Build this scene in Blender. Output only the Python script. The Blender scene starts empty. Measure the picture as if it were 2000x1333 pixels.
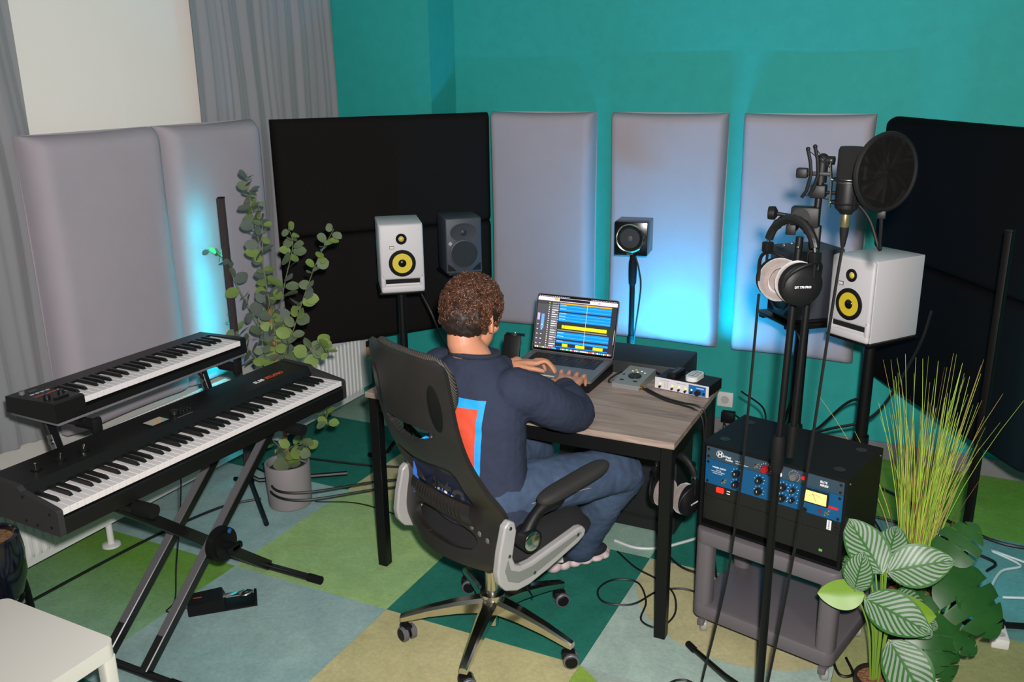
import bpy, bmesh, math, random
from mathutils import Vector, Matrix, Euler
PI = math.pi
S = bpy.context.scene
COL = S.collection
random.seed(7)

# ------------------------------------------------------------------ camera
cam_d = bpy.data.cameras.new('camera')
cam_o = bpy.data.objects.new('camera', cam_d)
COL.objects.link(cam_o)
cam_d.sensor_width = 36.0
cam_d.lens = 1756.126 / 2000 * 36.0
cam_d.clip_start = 0.02
YAW, PITCH, ROLL = -0.458673, 0.290514, -0.012974
_f = Vector((math.sin(YAW) * math.cos(PITCH), math.cos(YAW) * math.cos(PITCH), -math.sin(PITCH)))
_r = Vector((math.cos(YAW), -math.sin(YAW), 0))
_u = _r.cross(_f)
_r2 = _r * math.cos(ROLL) + _u * math.sin(ROLL)
_u2 = _u * math.cos(ROLL) - _r * math.sin(ROLL)
cam_o.matrix_world = Matrix(((_r2.x, _u2.x, -_f.x, 0), (_r2.y, _u2.y, -_f.y, 0), (_r2.z, _u2.z, -_f.z, 1.9), (0, 0, 0, 1)))
S.camera = cam_o

# ------------------------------------------------------------------ light
w = bpy.data.worlds.new('room_ambient')
S.world = w
w.use_nodes = True
w.node_tree.nodes['Background'].inputs[0].default_value = (0.95, 0.97, 1.0, 1)
w.node_tree.nodes['Background'].inputs[1].default_value = 0.13
S.view_settings.view_transform = 'Standard'
S.view_settings.look = 'None'
S.view_settings.gamma = 1
S.view_settings.use_curve_mapping = False
S.view_settings.exposure = 0.0


def lamp(name, kind, loc, energy, color=(1, 1, 1), **kw):
    d = bpy.data.lights.new(name, kind)
    d.energy = energy
    d.color = color
    for k, v in kw.items():
        setattr(d, k, v)
    o = bpy.data.objects.new(name, d)
    o.location = loc
    COL.objects.link(o)
    return o


# the camera's own pop-up flash, just above and right of the lens
fl_o = lamp('camera_flash', 'SPOT', (0.045, 0.03, 2.01), 560, (1, 0.955, 0.925), shadow_soft_size=0.03, spot_size=math.radians(128), spot_blend=1.0)
fl_o.rotation_euler = (Vector((-1.45, 3.9, 1.25)) - fl_o.location).to_track_quat('-Z', 'Y').to_euler()


# ------------------------------------------------------------------ helpers
def lin(c):
    c /= 255.0
    return c / 12.92 if c <= 0.04045 else ((c + 0.055) / 1.055) ** 2.4


def rgb(r, g, b):
    return (lin(r), lin(g), lin(b), 1)


MATS = {}


def mat(name, col, rough=0.6, metal=0.0, spec=0.5, noise=None, bump=None, emit=None, col2=None, sss=0, stretch=None, coat=0, trans=0, alpha=1, sheen=0):
    if name in MATS:
        return MATS[name]
    m = bpy.data.materials.new(name)
    m.use_nodes = True
    nt = m.node_tree
    b = nt.nodes['Principled BSDF']
    c = rgb(*col)
    b.inputs['Base Color'].default_value = c
    b.inputs['Roughness'].default_value = rough
    b.inputs['Metallic'].default_value = metal
    b.inputs['Specular IOR Level'].default_value = spec
    if sss:
        b.inputs['Subsurface Weight'].default_value = sss
        b.inputs['Subsurface Radius'].default_value = (0.012, 0.005, 0.003)
        b.inputs['Subsurface Scale'].default_value = 1.0
    if coat:
        b.inputs['Coat Weight'].default_value = coat
    if trans:
        b.inputs['Transmission Weight'].default_value = trans
    if alpha < 1:
        b.inputs['Alpha'].default_value = alpha
    if sheen:
        b.inputs['Sheen Weight'].default_value = sheen
    if emit:
        b.inputs['Emission Color'].default_value = rgb(*emit[0])
        b.inputs['Emission Strength'].default_value = emit[1]
    tc = None
    if noise or bump:
        tc = nt.nodes.new('ShaderNodeTexCoord')
        out = tc.outputs['Object']
        if stretch:
            mp = nt.nodes.new('ShaderNodeMapping')
            mp.inputs['Scale'].default_value = stretch
            nt.links.new(out, mp.inputs['Vector'])
            out = mp.outputs[0]
    if noise:
        n = nt.nodes.new('ShaderNodeTexNoise')
        n.inputs['Scale'].default_value = noise[0]
        n.inputs['Detail'].default_value = 5
        n.inputs['Roughness'].default_value = 0.65
        nt.links.new(out, n.inputs['Vector'])
        rp = nt.nodes.new('ShaderNodeValToRGB')
        rp.color_ramp.elements[0].position = 0.3
        rp.color_ramp.elements[1].position = 0.7
        if col2:
            rp.color_ramp.elements[0].color = c
            rp.color_ramp.elements[1].color = rgb(*col2)
        else:
            a = noise[1]
            rp.color_ramp.elements[0].color = tuple(x * (1 - a) for x in c[:3]) + (1,)
            rp.color_ramp.elements[1].color = tuple(min(1, x * (1 + a)) for x in c[:3]) + (1,)
        nt.links.new(n.outputs['Fac'], rp.inputs[0])
        nt.links.new(rp.outputs[0], b.inputs['Base Color'])
    if bump:
        n2 = nt.nodes.new('ShaderNodeTexNoise')
        n2.inputs['Scale'].default_value = bump[0]
        n2.inputs['Detail'].default_value = 3
        nt.links.new(out, n2.inputs['Vector'])
        bp = nt.nodes.new('ShaderNodeBump')
        bp.inputs['Strength'].default_value = bump[1]
        bp.inputs['Distance'].default_value = bump[2] if len(bump) > 2 else 0.002
        nt.links.new(n2.outputs['Fac'], bp.inputs['Height'])
        nt.links.new(bp.outputs[0], b.inputs['Normal'])
    MATS[name] = m
    return m


def V(*a):
    return Vector(a)


def T(x, y, z):
    return Matrix.Translation((x, y, z))


def R(ax, a):
    return Matrix.Rotation(a, 4, ax)


class MB:
    """collects geometry for one mesh"""

    def __init__(s):
        s.v = []
        s.f = []

    def add(s, vs, fs, M=None):
        o = len(s.v)
        for p in vs:
            p = Vector(p)
            s.v.append(tuple(M @ p) if M else tuple(p))
        for f in fs:
            s.f.append(tuple(i + o for i in f))
        return s

    def bm(s, bm, M=None):
        bm.verts.ensure_lookup_table()
        bm.verts.index_update()
        s.add([v.co for v in bm.verts], [[v.index for v in f.verts] for f in bm.faces], M)
        bm.free()
        return s

    def box(s, x0, x1, y0, y1, z0, z1, M=None, bev=0, seg=2):
        if bev:
            bm = bmesh.new()
            bmesh.ops.create_cube(bm, size=1)
            for v in bm.verts:
                v.co = ((x0 + x1) / 2 + v.co.x * (x1 - x0), (y0 + y1) / 2 + v.co.y * (y1 - y0), (z0 + z1) / 2 + v.co.z * (z1 - z0))
            bmesh.ops.bevel(bm, geom=bm.edges[:], offset=bev, segments=seg, profile=0.5, affect='EDGES')
            return s.bm(bm, M)
        return s.add([(x0, y0, z0), (x1, y0, z0), (x1, y1, z0), (x0, y1, z0), (x0, y0, z1), (x1, y0, z1), (x1, y1, z1), (x0, y1, z1)],
                     [(3, 2, 1, 0), (4, 5, 6, 7), (0, 1, 5, 4), (1, 2, 6, 5), (2, 3, 7, 6), (3, 0, 4, 7)], M)

    def cyl(s, p0, p1, r0, r1=None, n=16, M=None):
        r1 = r0 if r1 is None else r1
        p0, p1 = Vector(p0), Vector(p1)
        q = (p1 - p0).to_track_quat('Z', 'Y')
        vs = []
        for p, r in ((p0, r0), (p1, r1)):
            for i in range(n):
                a = 2 * PI * i / n
                vs.append(p + q @ Vector((r * math.cos(a), r * math.sin(a), 0)))
        fs = [(i, (i + 1) % n, n + (i + 1) % n, n + i) for i in range(n)] + [tuple(range(n - 1, -1, -1)), tuple(range(n, 2 * n))]
        return s.add(vs, fs, M)

    def tube(s, pts, r, n=8, M=None, closed=False, flat=1.0):
        pts = [Vector(p) for p in pts]
        k = len(pts)
        rs = r if isinstance(r, (list, tuple)) else [r] * k
        vs, fs = [], []
        up = None
        for i, p in enumerate(pts):
            if closed:
                t = pts[(i + 1) % k] - pts[i - 1]
            else:
                t = pts[min(i + 1, k - 1)] - pts[max(i - 1, 0)]
            t = t.normalized() if t.length > 1e-9 else Vector((0, 0, 1))
            if up is None:
                up = Vector((0, 0, 1)) if abs(t.z) < 0.9 else Vector((1, 0, 0))
            up = (up - t * up.dot(t))
            up = up.normalized() if up.length > 1e-6 else t.orthogonal().normalized()
            sd = t.cross(up)
            for j in range(n):
                a = 2 * PI * j / n
                vs.append(p + (sd * math.cos(a) + up * math.sin(a) * flat) * rs[i])
        for i in range(k if closed else k - 1):
            a, b = i * n, ((i + 1) % k) * n
            for j in range(n):
                fs.append((a + j, a + (j + 1) % n, b + (j + 1) % n, b + j))
        if not closed:
            fs.append(tuple(range(n - 1, -1, -1)))
            fs.append(tuple((k - 1) * n + j for j in range(n)))
        return s.add(vs, fs, M)

    def lathe(s, prof, n=24, M=None):
        vs, fs = [], []
        k = len(prof)
        for r, z in prof:
            for j in range(n):
                a = 2 * PI * j / n
                vs.append((r * math.cos(a), r * math.sin(a), z))
        for i in range(k - 1):
            for j in range(n):
                fs.append((i * n + j, i * n + (j + 1) % n, (i + 1) * n + (j + 1) % n, (i + 1) * n + j))
        if prof[0][0] > 1e-5:
            fs.append(tuple(range(n - 1, -1, -1)))
        if prof[-1][0] > 1e-5:
            fs.append(tuple((k - 1) * n + j for j in range(n)))
        return s.add(vs, fs, M)

    def prism(s, poly, d0, d1, M=None):
        n = len(poly)
        vs = [(x, y, d0) for x, y in poly] + [(x, y, d1) for x, y in poly]
        fs = [tuple(range(n - 1, -1, -1)), tuple(range(n, 2 * n))] + [(i, (i + 1) % n, n + (i + 1) % n, n + i) for i in range(n)]
        return s.add(vs, fs, M)

    def ball(s, c, r, n=12, m=8, M=None):
        r = (r, r, r) if not isinstance(r, (tuple, list)) else r
        vs, fs = [], []
        for i in range(m + 1):
            th = PI * i / m
            for j in range(n):
                a = 2 * PI * j / n
                vs.append((c[0] + r[0] * math.sin(th) * math.cos(a), c[1] + r[1] * math.sin(th) * math.sin(a), c[2] + r[2] * math.cos(th)))
        for i in range(m):
            for j in range(n):
                fs.append((i * n + j, (i + 1) * n + j, (i + 1) * n + (j + 1) % n, i * n + (j + 1) % n))
        return s.add(vs, fs, M)

    def grid(s, fn, nu, nv, M=None, closed_u=False):
        vs = [fn(i / nu, j / nv) for j in range(nv + 1) for i in range(nu + (0 if closed_u else 1))]
        w_ = nu if closed_u else nu + 1
        fs = []
        for j in range(nv):
            for i in range(nu):
                i2 = (i + 1) % w_
                fs.append((j * w_ + i, j * w_ + i2, (j + 1) * w_ + i2, (j + 1) * w_ + i))
        return s.add(vs, fs, M)

    def mesh(s, name, smooth=35, weld=True):
        me = bpy.data.meshes.new(name)
        me.from_pydata(s.v, [], s.f)
        if weld:
            bm = bmesh.new()
            bm.from_mesh(me)
            bmesh.ops.remove_doubles(bm, verts=bm.verts[:], dist=1e-6)
            bmesh.ops.recalc_face_normals(bm, faces=bm.faces[:])
            bm.to_mesh(me)
            bm.free()
        if smooth:
            me.polygons.foreach_set('use_smooth', [True] * len(me.polygons))
            if smooth < 180:
                me.set_sharp_from_angle(angle=math.radians(smooth))
        me.update()
        return me


def obj(name, mb, m=None, parent=None, smooth=35, label=None, M=None):
    me = mb.mesh(name, smooth) if isinstance(mb, MB) else mb
    o = bpy.data.objects.new(name, me)
    COL.objects.link(o)
    if m and not me.materials:
        me.materials.append(m)
    if parent:
        o.parent = parent
    if M is not None:
        o.matrix_local = M
    if label:
        o['label'] = label
    return o


def thing(name, label, cat, loc=(0, 0, 0), rz=0, group=None):
    o = bpy.data.objects.new(name, None)
    COL.objects.link(o)
    o.empty_display_size = 0.05
    o.location = loc
    o.rotation_euler = (0, 0, rz)
    o['label'] = label
    o['category'] = cat
    if group:
        o['group'] = group
    return o


def tag(o, label, cat, group=None):
    o['label'] = label
    o['category'] = cat
    if group:
        o['group'] = group
    return o


def struct(o):
    o['kind'] = 'structure'
    return o


def text(name, s, size, m, parent, M, ext=0.0004, align='LEFT', bold=0):
    cu = bpy.data.curves.new(name, 'FONT')
    cu.body = s
    cu.size = size
    cu.extrude = ext
    cu.align_x = align
    cu.resolution_u = 2
    cu.offset = bold
    to = bpy.data.objects.new(name, cu)
    COL.objects.link(to)
    bpy.context.view_layer.update()
    me = bpy.data.meshes.new_from_object(to.evaluated_get(bpy.context.evaluated_depsgraph_get()))
    bpy.data.objects.remove(to)
    bpy.data.curves.remove(cu)
    me.name = name
    me.materials.clear()
    return obj(name, me, m, parent, M=M)


def smooth_path(pts, k=6):
    """Catmull-Rom through pts"""
    P = [Vector(p) for p in pts]
    P = [P[0] * 2 - P[1]] + P + [P[-1] * 2 - P[-2]]
    out = []
    for i in range(1, len(P) - 2):
        p0, p1, p2, p3 = P[i - 1], P[i], P[i + 1], P[i + 2]
        for j in range(k):
            t = j / k
            out.append(0.5 * ((2 * p1) + (p2 - p0) * t + (2 * p0 - 5 * p1 + 4 * p2 - p3) * t * t + (3 * p1 - p0 - 3 * p2 + p3) * t ** 3))
    out.append(P[-2])
    return out


def cable(name, pts, r, m, label, cat='cable', group=None, k=6, n=6):
    o = obj(name, MB().tube(smooth_path(pts, k), r, n), m)
    return tag(o, label, cat, group)


BLK = mat('black_plastic', (17, 17, 18), 0.5, spec=0.22)
BLKM = mat('black_metal', (13, 13, 14), 0.42, 0.0, 0.3)
RUB = mat('black_rubber', (16, 16, 17), 0.75, spec=0.2)
CABLE = mat('black_cable', (14, 14, 15), 0.5)
WHITE = mat('white_plastic', (215, 213, 210), 0.4)
CHROME = mat('polished_chrome', (222, 218, 208), 0.16, 1.0)
STEEL = mat('brushed_steel', (150, 150, 152), 0.32, 1.0)


def wpart(name, mb, m, parent, smooth=35, label=None):
    """part given in world coordinates"""
    return obj(name, mb, m, parent, smooth, label, M=parent.matrix_basis.inverted())
# ------------------------------------------------------------------ room shell
TEAL = mat('teal_wall_paint', (31, 156, 150), 0.75, noise=(14, 0.05), bump=(220, 0.12))
GREYW = mat('grey_skirting', (120, 116, 118), 0.6)
XL, YB, XR = -3.25, 4.58, 1.7
fl = struct(obj('floor', MB().box(XL, XR, -1.2, YB, -0.06, -0.006), mat('floor_screed', (70, 90, 80), 0.9), smooth=0))
b = obj('wall_back', MB().box(XL, XR + .1, YB, YB + 0.1, 0, 3.1), TEAL, smooth=0)
struct(b)
mbw = MB()
mbw.box(XL - 0.12, XL, -1.2, 2.15, 0, 3.1).box(XL - 0.12, XL, 3.75, YB, 0, 3.1).box(XL - 0.12, XL, 2.15, 3.75, 0, 0.9).box(XL - 0.12, XL, 2.15, 3.75, 2.85, 3.1)
struct(obj('wall_left', mbw, mat('pale_wall_paint', (196, 194, 188), 0.8, noise=(9, 0.03)), smooth=0))
struct(obj('wall_right', MB().box(XR, XR + .1, -1.2, YB, 0, 3.1), TEAL, smooth=0))
struct(obj('wall_corner', MB().box(XL + .001, -2.594, 4.309, YB - .001, 0, 3.1), TEAL, smooth=0))
struct(obj('ceiling', MB().box(XL - .12, XR + .1, -1.2, YB + .1, 3.1, 3.2), mat('ceiling_paint', (205, 205, 202), 0.85), smooth=0))
struct(obj('baseboard_back', MB().box(-2.593, XR, YB - 0.014, YB - .0005, 0, 0.092, bev=0.003, seg=1), GREYW))
win = obj('window_1', MB().box(XL - .10, XL - .05, 2.15, 2.22, .9, 2.85).box(XL - .10, XL - .05, 3.68, 3.75, .9, 2.85).box(XL - .10, XL - .05, 2.22, 3.68, .9, .97).box(XL - .10, XL - .05, 2.22, 3.68, 2.78, 2.85).box(XL - .10, XL - .05, 2.92, 2.98, .97, 2.78), WHITE, smooth=0)
struct(win)
GLASS = mat('window_glass', (235, 240, 240), 0.05, trans=1)
obj('pane', MB().box(XL - .078, XL - .072, 2.22, 2.92, .97, 2.78), GLASS, win)
obj('pane', MB().box(XL - .078, XL - .072, 2.98, 3.68, .97, 2.78), GLASS, win)
bl = thing('roller_blind', 'plain off-white roller blind pulled down over the window between the curtains', 'blind', (XL - .02, 2.95, 0))
obj('blind_fabric', MB().box(-.0012, .0012, -.74, .74, .95, 2.8), mat('blind_fabric', (240, 234, 226), 0.85, bump=(900, 0.15)), bl)
obj('bottom_bar', MB().box(-.008, .008, -.74, .74, .935, .955, bev=.003), WHITE, bl)
obj('roller_tube', MB().cyl((0, -.74, 2.82), (0, .74, 2.82), .02), WHITE, bl)


# carpet: big printed squares laid in a grid square to the walls
def carpet(name, c1, c2, circ=None, c3=None, grad=None):
    if name in MATS:
        return MATS[name]
    m = mat(name, c1, 0.95, spec=0.1, noise=(2.3, 0.1), col2=c2, bump=(420, 0.5, 0.003))
    nt = m.node_tree
    b = nt.nodes['Principled BSDF']
    src = b.inputs['Base Color'].links[0].from_socket
    tc = nt.nodes.new('ShaderNodeTexCoord')
    if circ:
        vm = nt.nodes.new('ShaderNodeVectorMath')
        vm.operation = 'DISTANCE'
        vm.inputs[1].default_value = (circ[0], circ[1], 0)
        nt.links.new(tc.outputs['Object'], vm.inputs[0])
        lt = nt.nodes.new('ShaderNodeMath')
        lt.operation = 'LESS_THAN'
        lt.inputs[1].default_value = circ[2]
        nt.links.new(vm.outputs['Value'], lt.inputs[0])
        mx = nt.nodes.new('ShaderNodeMix')
        mx.data_type = 'RGBA'
        mx.inputs[7].default_value = rgb(*c3)
        nt.links.new(lt.outputs[0], mx.inputs[0])
        nt.links.new(src, mx.inputs[6])
        src = mx.outputs[2]
    if grad:
        sp = nt.nodes.new('ShaderNodeSeparateXYZ')
        nt.links.new(tc.outputs['Object'], sp.inputs[0])
        mr = nt.nodes.new('ShaderNodeMapRange')
        mr.inputs[1].default_value, mr.inputs[2].default_value = grad[0], grad[1]
        nt.links.new(sp.outputs['XY'.index(grad[2])], mr.inputs[0])
        mx = nt.nodes.new('ShaderNodeMix')
        mx.data_type = 'RGBA'
        mx.inputs[7].default_value = rgb(*grad[3])
        nt.links.new(mr.outputs[0], mx.inputs[0])
        nt.links.new(src, mx.inputs[6])
        src = mx.outputs[2]
    # fine flecks of the pile
    n = nt.nodes.new('ShaderNodeTexNoise')
    n.inputs['Scale'].default_value = 60
    n.inputs['Detail'].default_value = 8
    n.inputs['Roughness'].default_value = 0.8
    nt.links.new(tc.outputs['Object'], n.inputs['Vector'])
    mr = nt.nodes.new('ShaderNodeMapRange')
    mr.inputs[1].default_value, mr.inputs[2].default_value, mr.inputs[3].default_value, mr.inputs[4].default_value = .35, .65, .86, 1.12
    nt.links.new(n.outputs['Fac'], mr.inputs[0])
    mm = nt.nodes.new('ShaderNodeMix')
    mm.data_type = 'RGBA'
    mm.blend_type = 'MULTIPLY'
    mm.inputs[0].default_value = 1
    nt.links.new(src, mm.inputs[6])
    nt.links.new(mr.outputs[0], mm.inputs[7])
    # worn, blotchy patches
    n3 = nt.nodes.new('ShaderNodeTexNoise')
    n3.inputs['Scale'].default_value = 6.5
    n3.inputs['Detail'].default_value = 7
    n3.inputs['Roughness'].default_value = 0.7
    n3.inputs['Distortion'].default_value = 0.6
    nt.links.new(tc.outputs['Object'], n3.inputs['Vector'])
    mr3 = nt.nodes.new('ShaderNodeMapRange')
    mr3.inputs[1].default_value, mr3.inputs[2].default_value, mr3.inputs[3].default_value, mr3.inputs[4].default_value = .3, .7, .84, 1.14
    nt.links.new(n3.outputs['Fac'], mr3.inputs[0])
    m3 = nt.nodes.new('ShaderNodeMix')
    m3.data_type = 'RGBA'
    m3.blend_type = 'MULTIPLY'
    m3.inputs[0].default_value = 1
    nt.links.new(mm.outputs[2], m3.inputs[6])
    nt.links.new(mr3.outputs[0], m3.inputs[7])
    nt.links.new(m3.outputs[2], b.inputs['Base Color'])
    return m


GX = [XL, -2.445, -1.715, -0.945, -0.18, 0.585, 1.35, XR]
GY = [-1.2, -.65, .11, .87, 1.635, 2.395, 3.155, 3.915, YB - .0005]
TL = ((44, 122, 106), (36, 108, 94))
BL = ((160, 186, 182), (140, 174, 174))
GN = ((164, 194, 124), (146, 184, 128))
DG = ((104, 152, 58), (116, 160, 74))
BE = ((196, 188, 144), (182, 176, 128))
GG = ((140, 174, 158), (152, 182, 166))
CELL = {(0, 4): ('dark_green_square', DG, dict(grad=(.26, -.30, 'Y', (146, 186, 160)))), (1, 5): ('light_green_square', GN, {}), (2, 5): ('deep_teal_square', TL, {}), (0, 5): ('pale_blue_square', BL, {}), (1, 4): ('pale_blue_square', BL, {}),
        (2, 4): ('beige_square', BE, {}), (0, 6): ('deep_teal_square', TL, {}), (0, 7): ('grey_green_square', GG, {}), (1, 6): ('beige_square', BE, {}), (2, 6): ('grey_green_square', GG, {}),
        (3, 5): ('pale_square_with_disc', ((174, 194, 184), (156, 178, 168)), dict(circ=(0.06, 0.28, .44), c3=(184, 178, 136))), (3, 4): ('pale_square_lime', ((172, 190, 182), (150, 160, 150)), dict(circ=(-.5, 0.1, .3), c3=(140, 172, 74))),
        (3, 6): ('deep_teal_square', TL, {}), (3, 7): ('dark_green_square2', DG, {}), (4, 7): ('dark_green_square2', ((92, 128, 58), (84, 120, 56)), {}), (4, 6): ('blue_teal_square', ((108, 156, 154), (98, 146, 146)), {}), (4, 5): ('olive_square', ((160, 160, 110), (148, 154, 106)), {}),
        (1, 7): ('deep_teal_square', TL, {}), (2, 7): ('deep_teal_square', TL, {}), (5, 7): ('dark_green_square2', DG, {}), (5, 6): ('blue_teal_square', BL, {}), (5, 5): ('olive_square', BE, {}), (1, 3): ('deep_teal_square', TL, {}), (0, 3): ('beige_square', BE, {}), (2, 3): ('light_green_square', GN, {})}
CYC = [TL, BL, GN, BE, GG]
for i in range(len(GX) - 1):
    for j in range(len(GY) - 1):
        nm, cc, kw = CELL.get((i, j), (None, None, {}))
        if nm is None:
            q = (i * 2 + j * 3) % 5
            nm, cc = ['deep_teal_square', 'pale_blue_square', 'light_green_square', 'beige_square', 'grey_green_square'][q], CYC[q]
        cx, cy = (GX[i] + GX[i + 1]) / 2, (GY[j] + GY[j + 1]) / 2
        hx, hy = (GX[i + 1] - GX[i]) / 2 - .0008, (GY[j + 1] - GY[j]) / 2 - .0008
        obj('carpet_tile', MB().box(-hx, hx, -hy, hy, -.006, 0), carpet('carpet_' + nm, cc[0], cc[1], **kw), fl, smooth=0, M=T(cx, cy, 0))


# upholstered acoustic panels
def panel_mb(wd, ht, th, seed=0, r=.035, pull=1):
    rnd = random.Random(seed)
    ph = [rnd.uniform(0, 6) for _ in range(6)]
    N, K = 22, 36

    def prof(t):
        # distance from nearest edge along 0..1 -> cushion height
        return t

    def fn(u, v):
        # squash params so that rows crowd near edges
        uu = 0.5 - 0.5 * math.cos(PI * u)
        vv = 0.5 - 0.5 * math.cos(PI * v)
        x = (uu - .5) * wd
        z = vv * ht
        de = min(uu, 1 - uu) * wd
        dv = min(vv, 1 - vv) * ht
        def rise(d):
            d = min(d, r) / r
            return math.sqrt(max(0, 1 - (1 - d) ** 2))
        h = th * (0.30 + 0.70 * rise(de) * rise(dv))
        h += .010 * math.sin(PI * uu) * math.sin(PI * vv) + .0025 * math.sin(3 * vv * PI + ph[0]) * math.sin(PI * uu)
        # sides pull in a little between the corners
        x *= 1 - .022 * pull * math.sin(PI * vv) * (0.8 + .2 * math.sin(5 * vv + ph[1]))
        z = z + (.5 - vv) * .016 * pull * math.sin(PI * uu)
        return (x, -h, z)
    mb = MB().grid(fn, N, K)
    mb.grid(lambda u, v: ((lambda p: (p[0], 0 if v > .5 else p[1], p[2]))(fn(u, 0))), N, 1)
    mb.grid(lambda u, v: ((lambda p: (p[0], 0 if v < .5 else p[1], p[2]))(fn(u, 1))), N, 1)
    mb.grid(lambda u, v: ((lambda p: (p[0], 0 if u < .5 else p[1], p[2]))(fn(0, v))), 1, K)
    mb.grid(lambda u, v: ((lambda p: (p[0], 0 if u > .5 else p[1], p[2]))(fn(1, v))), 1, K)
    mb.add([(-wd / 2, 0, 0), (wd / 2, 0, 0), (wd / 2, 0, ht), (-wd / 2, 0, ht)], [(0, 1, 2, 3)])
    return mb


PGREY = mat('grey_panel_fabric', (166, 158, 166), 0.95, spec=0.15, noise=(5, 0.03), bump=(1100, 0.35))
PBLK = mat('black_panel_fabric', (27, 24, 23), 0.95, spec=0.1, noise=(260, 0.25), bump=(1100, 0.4))
PBLK2 = mat('black_panel_velvet', (15, 15, 17), 0.98, spec=0.04, bump=(1100, 0.3))


def panel(x, y, z, rz, wd, ht, th, m, label, seed, group, r=.035):
    o = thing('acoustic_panel', label, 'panel', (x, y, z), rz, group)
    obj('upholstery', panel_mb(wd, ht, th, seed, r, 1 if m is PGREY else .12), m, o, smooth=60)
    return o


GP = 'grey acoustic panels'
panel(-2.045, YB - .0005, .495, 0, .605, 1.2, .10, PGREY, 'grey padded acoustic panel on the teal wall, directly beside the left black panel', 1, GP)
panel(-1.345, YB - .0005, .495, 0, .60, 1.2, .10, PGREY, 'grey padded acoustic panel lit bright cyan behind the small black cube speaker', 2, GP)
panel(-.665, YB - .0005, .495, 0, .60, 1.2, .10, PGREY, 'grey padded acoustic panel on the teal wall behind the microphone stand', 3, GP)
panel(-3.183, 3.215, .495, PI / 2, .60, 1.2, .115, PGREY, 'grey padded acoustic panel with a cyan glow behind the tall leafy plant', 4, GP, .055)
panel(-3.183, 2.575, .495, PI / 2, .63, 1.2, .115, PGREY, 'grey padded acoustic panel nearest the window curtain, behind the upper keyboard', 5, GP, .055)
BP = 'black acoustic panels'
a = math.atan2(.806, .592)
mx, my = -3.05 + .592 * .6 - .806 * .075, 3.555 + .806 * .6 + .592 * .075
panel(mx, my, .497, a, 1.2, .5975, .075, PBLK, 'lower black padded panel across the left corner behind the white speaker', 6, BP)
panel(mx, my, 1.095, a, 1.2, .595, .075, PBLK, 'upper black padded panel across the left corner above the radiator', 7, BP)
a2 = math.atan2(-.85, .527)
dx, dy = .527, -.85
mx, my = -.325 + dx * .6 + .85 * .08, 4.44 + dy * .6 + .527 * .08
panel(mx, my, .497, a2, 1.2, .5975, .08, PBLK2, 'lower black padded panel across the right corner behind the tall grass', 8, BP)
panel(mx, my, 1.095, a2, 1.2, .595, .08, PBLK2, 'upper black padded panel across the right corner behind the pop filter', 9, BP)


# curtains
def curtain(name, label, y0, y1, z0, z1, x, amp, folds, seed):
    rnd = random.Random(seed)
    ph = [rnd.uniform(0, 6.28) for _ in range(8)]

    def fn(u, v):
        z = z0 + v * (z1 - z0)
        f = folds * PI * 2
        uu = u + .012 * math.sin(v * 5 + ph[0]) + .008 * math.sin(v * 11 + u * 9 + ph[1])
        d = amp * (math.sin(uu * f + ph[2]) * .55 + .3 * math.sin(uu * f * 1.73 + ph[3] + v * 1.4) + .25 * math.sin(uu * f * .47 + ph[4] - v * 2.1) + .12 * math.sin(uu * f * 3.1 + ph[5] + 2 * v))
        y = y0 + (y1 - y0) * u + .01 * math.sin(v * 6 + ph[6]) * (1 if 0 < u < 1 else .6)
        return (x + d, y, z)
    o = thing(name, label, 'curtain', (x, (y0 + y1) / 2, z0))
    m = mat('grey_curtain', (138, 138, 142), 0.8, spec=0.25, bump=(700, 0.15), sheen=0.3)
    mb = MB().grid(fn, 150, 40)
    mb.grid(lambda u, v: (lambda p: (p[0] - .003, p[1], p[2]))(fn(u, v)), 150, 40)
    c = obj('curtain_fabric', mb, m, o, smooth=180, M=T(-x, -(y0 + y1) / 2, -z0))
    rm = MB().tube([(.018 * math.cos(t * PI / 6), 0, .018 * math.sin(t * PI / 6)) for t in range(12)], .002, 5, closed=True).mesh('curtain_ring')
    for i in range(9):
        yy = y0 + (y1 - y0) * (i + .5) / 9 - (y0 + y1) / 2
        obj('curtain_ring', rm, STEEL, o, M=T(0, yy, z1 - z0 + .012))
    return o


curtain('curtain', 'grey pleated curtain hanging between the window blind and the teal wall', 3.25, 4.305, .62, 3.0, -3.216, .017, 11, 3)
curtain('curtain', 'grey curtain at the far left reaching down to the white radiator', 1.25, 2.37, .50, 3.0, -3.216, .018, 9, 5)
tag(obj('curtain_rail', MB().cyl((-3.216, 1.0, 3.03), (-3.216, 4.3, 3.03), .010), STEEL), 'steel curtain rail along the top of the window wall', 'curtain rail')


# radiators
RADW = mat('radiator_enamel', (222, 221, 219), 0.35)


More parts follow.
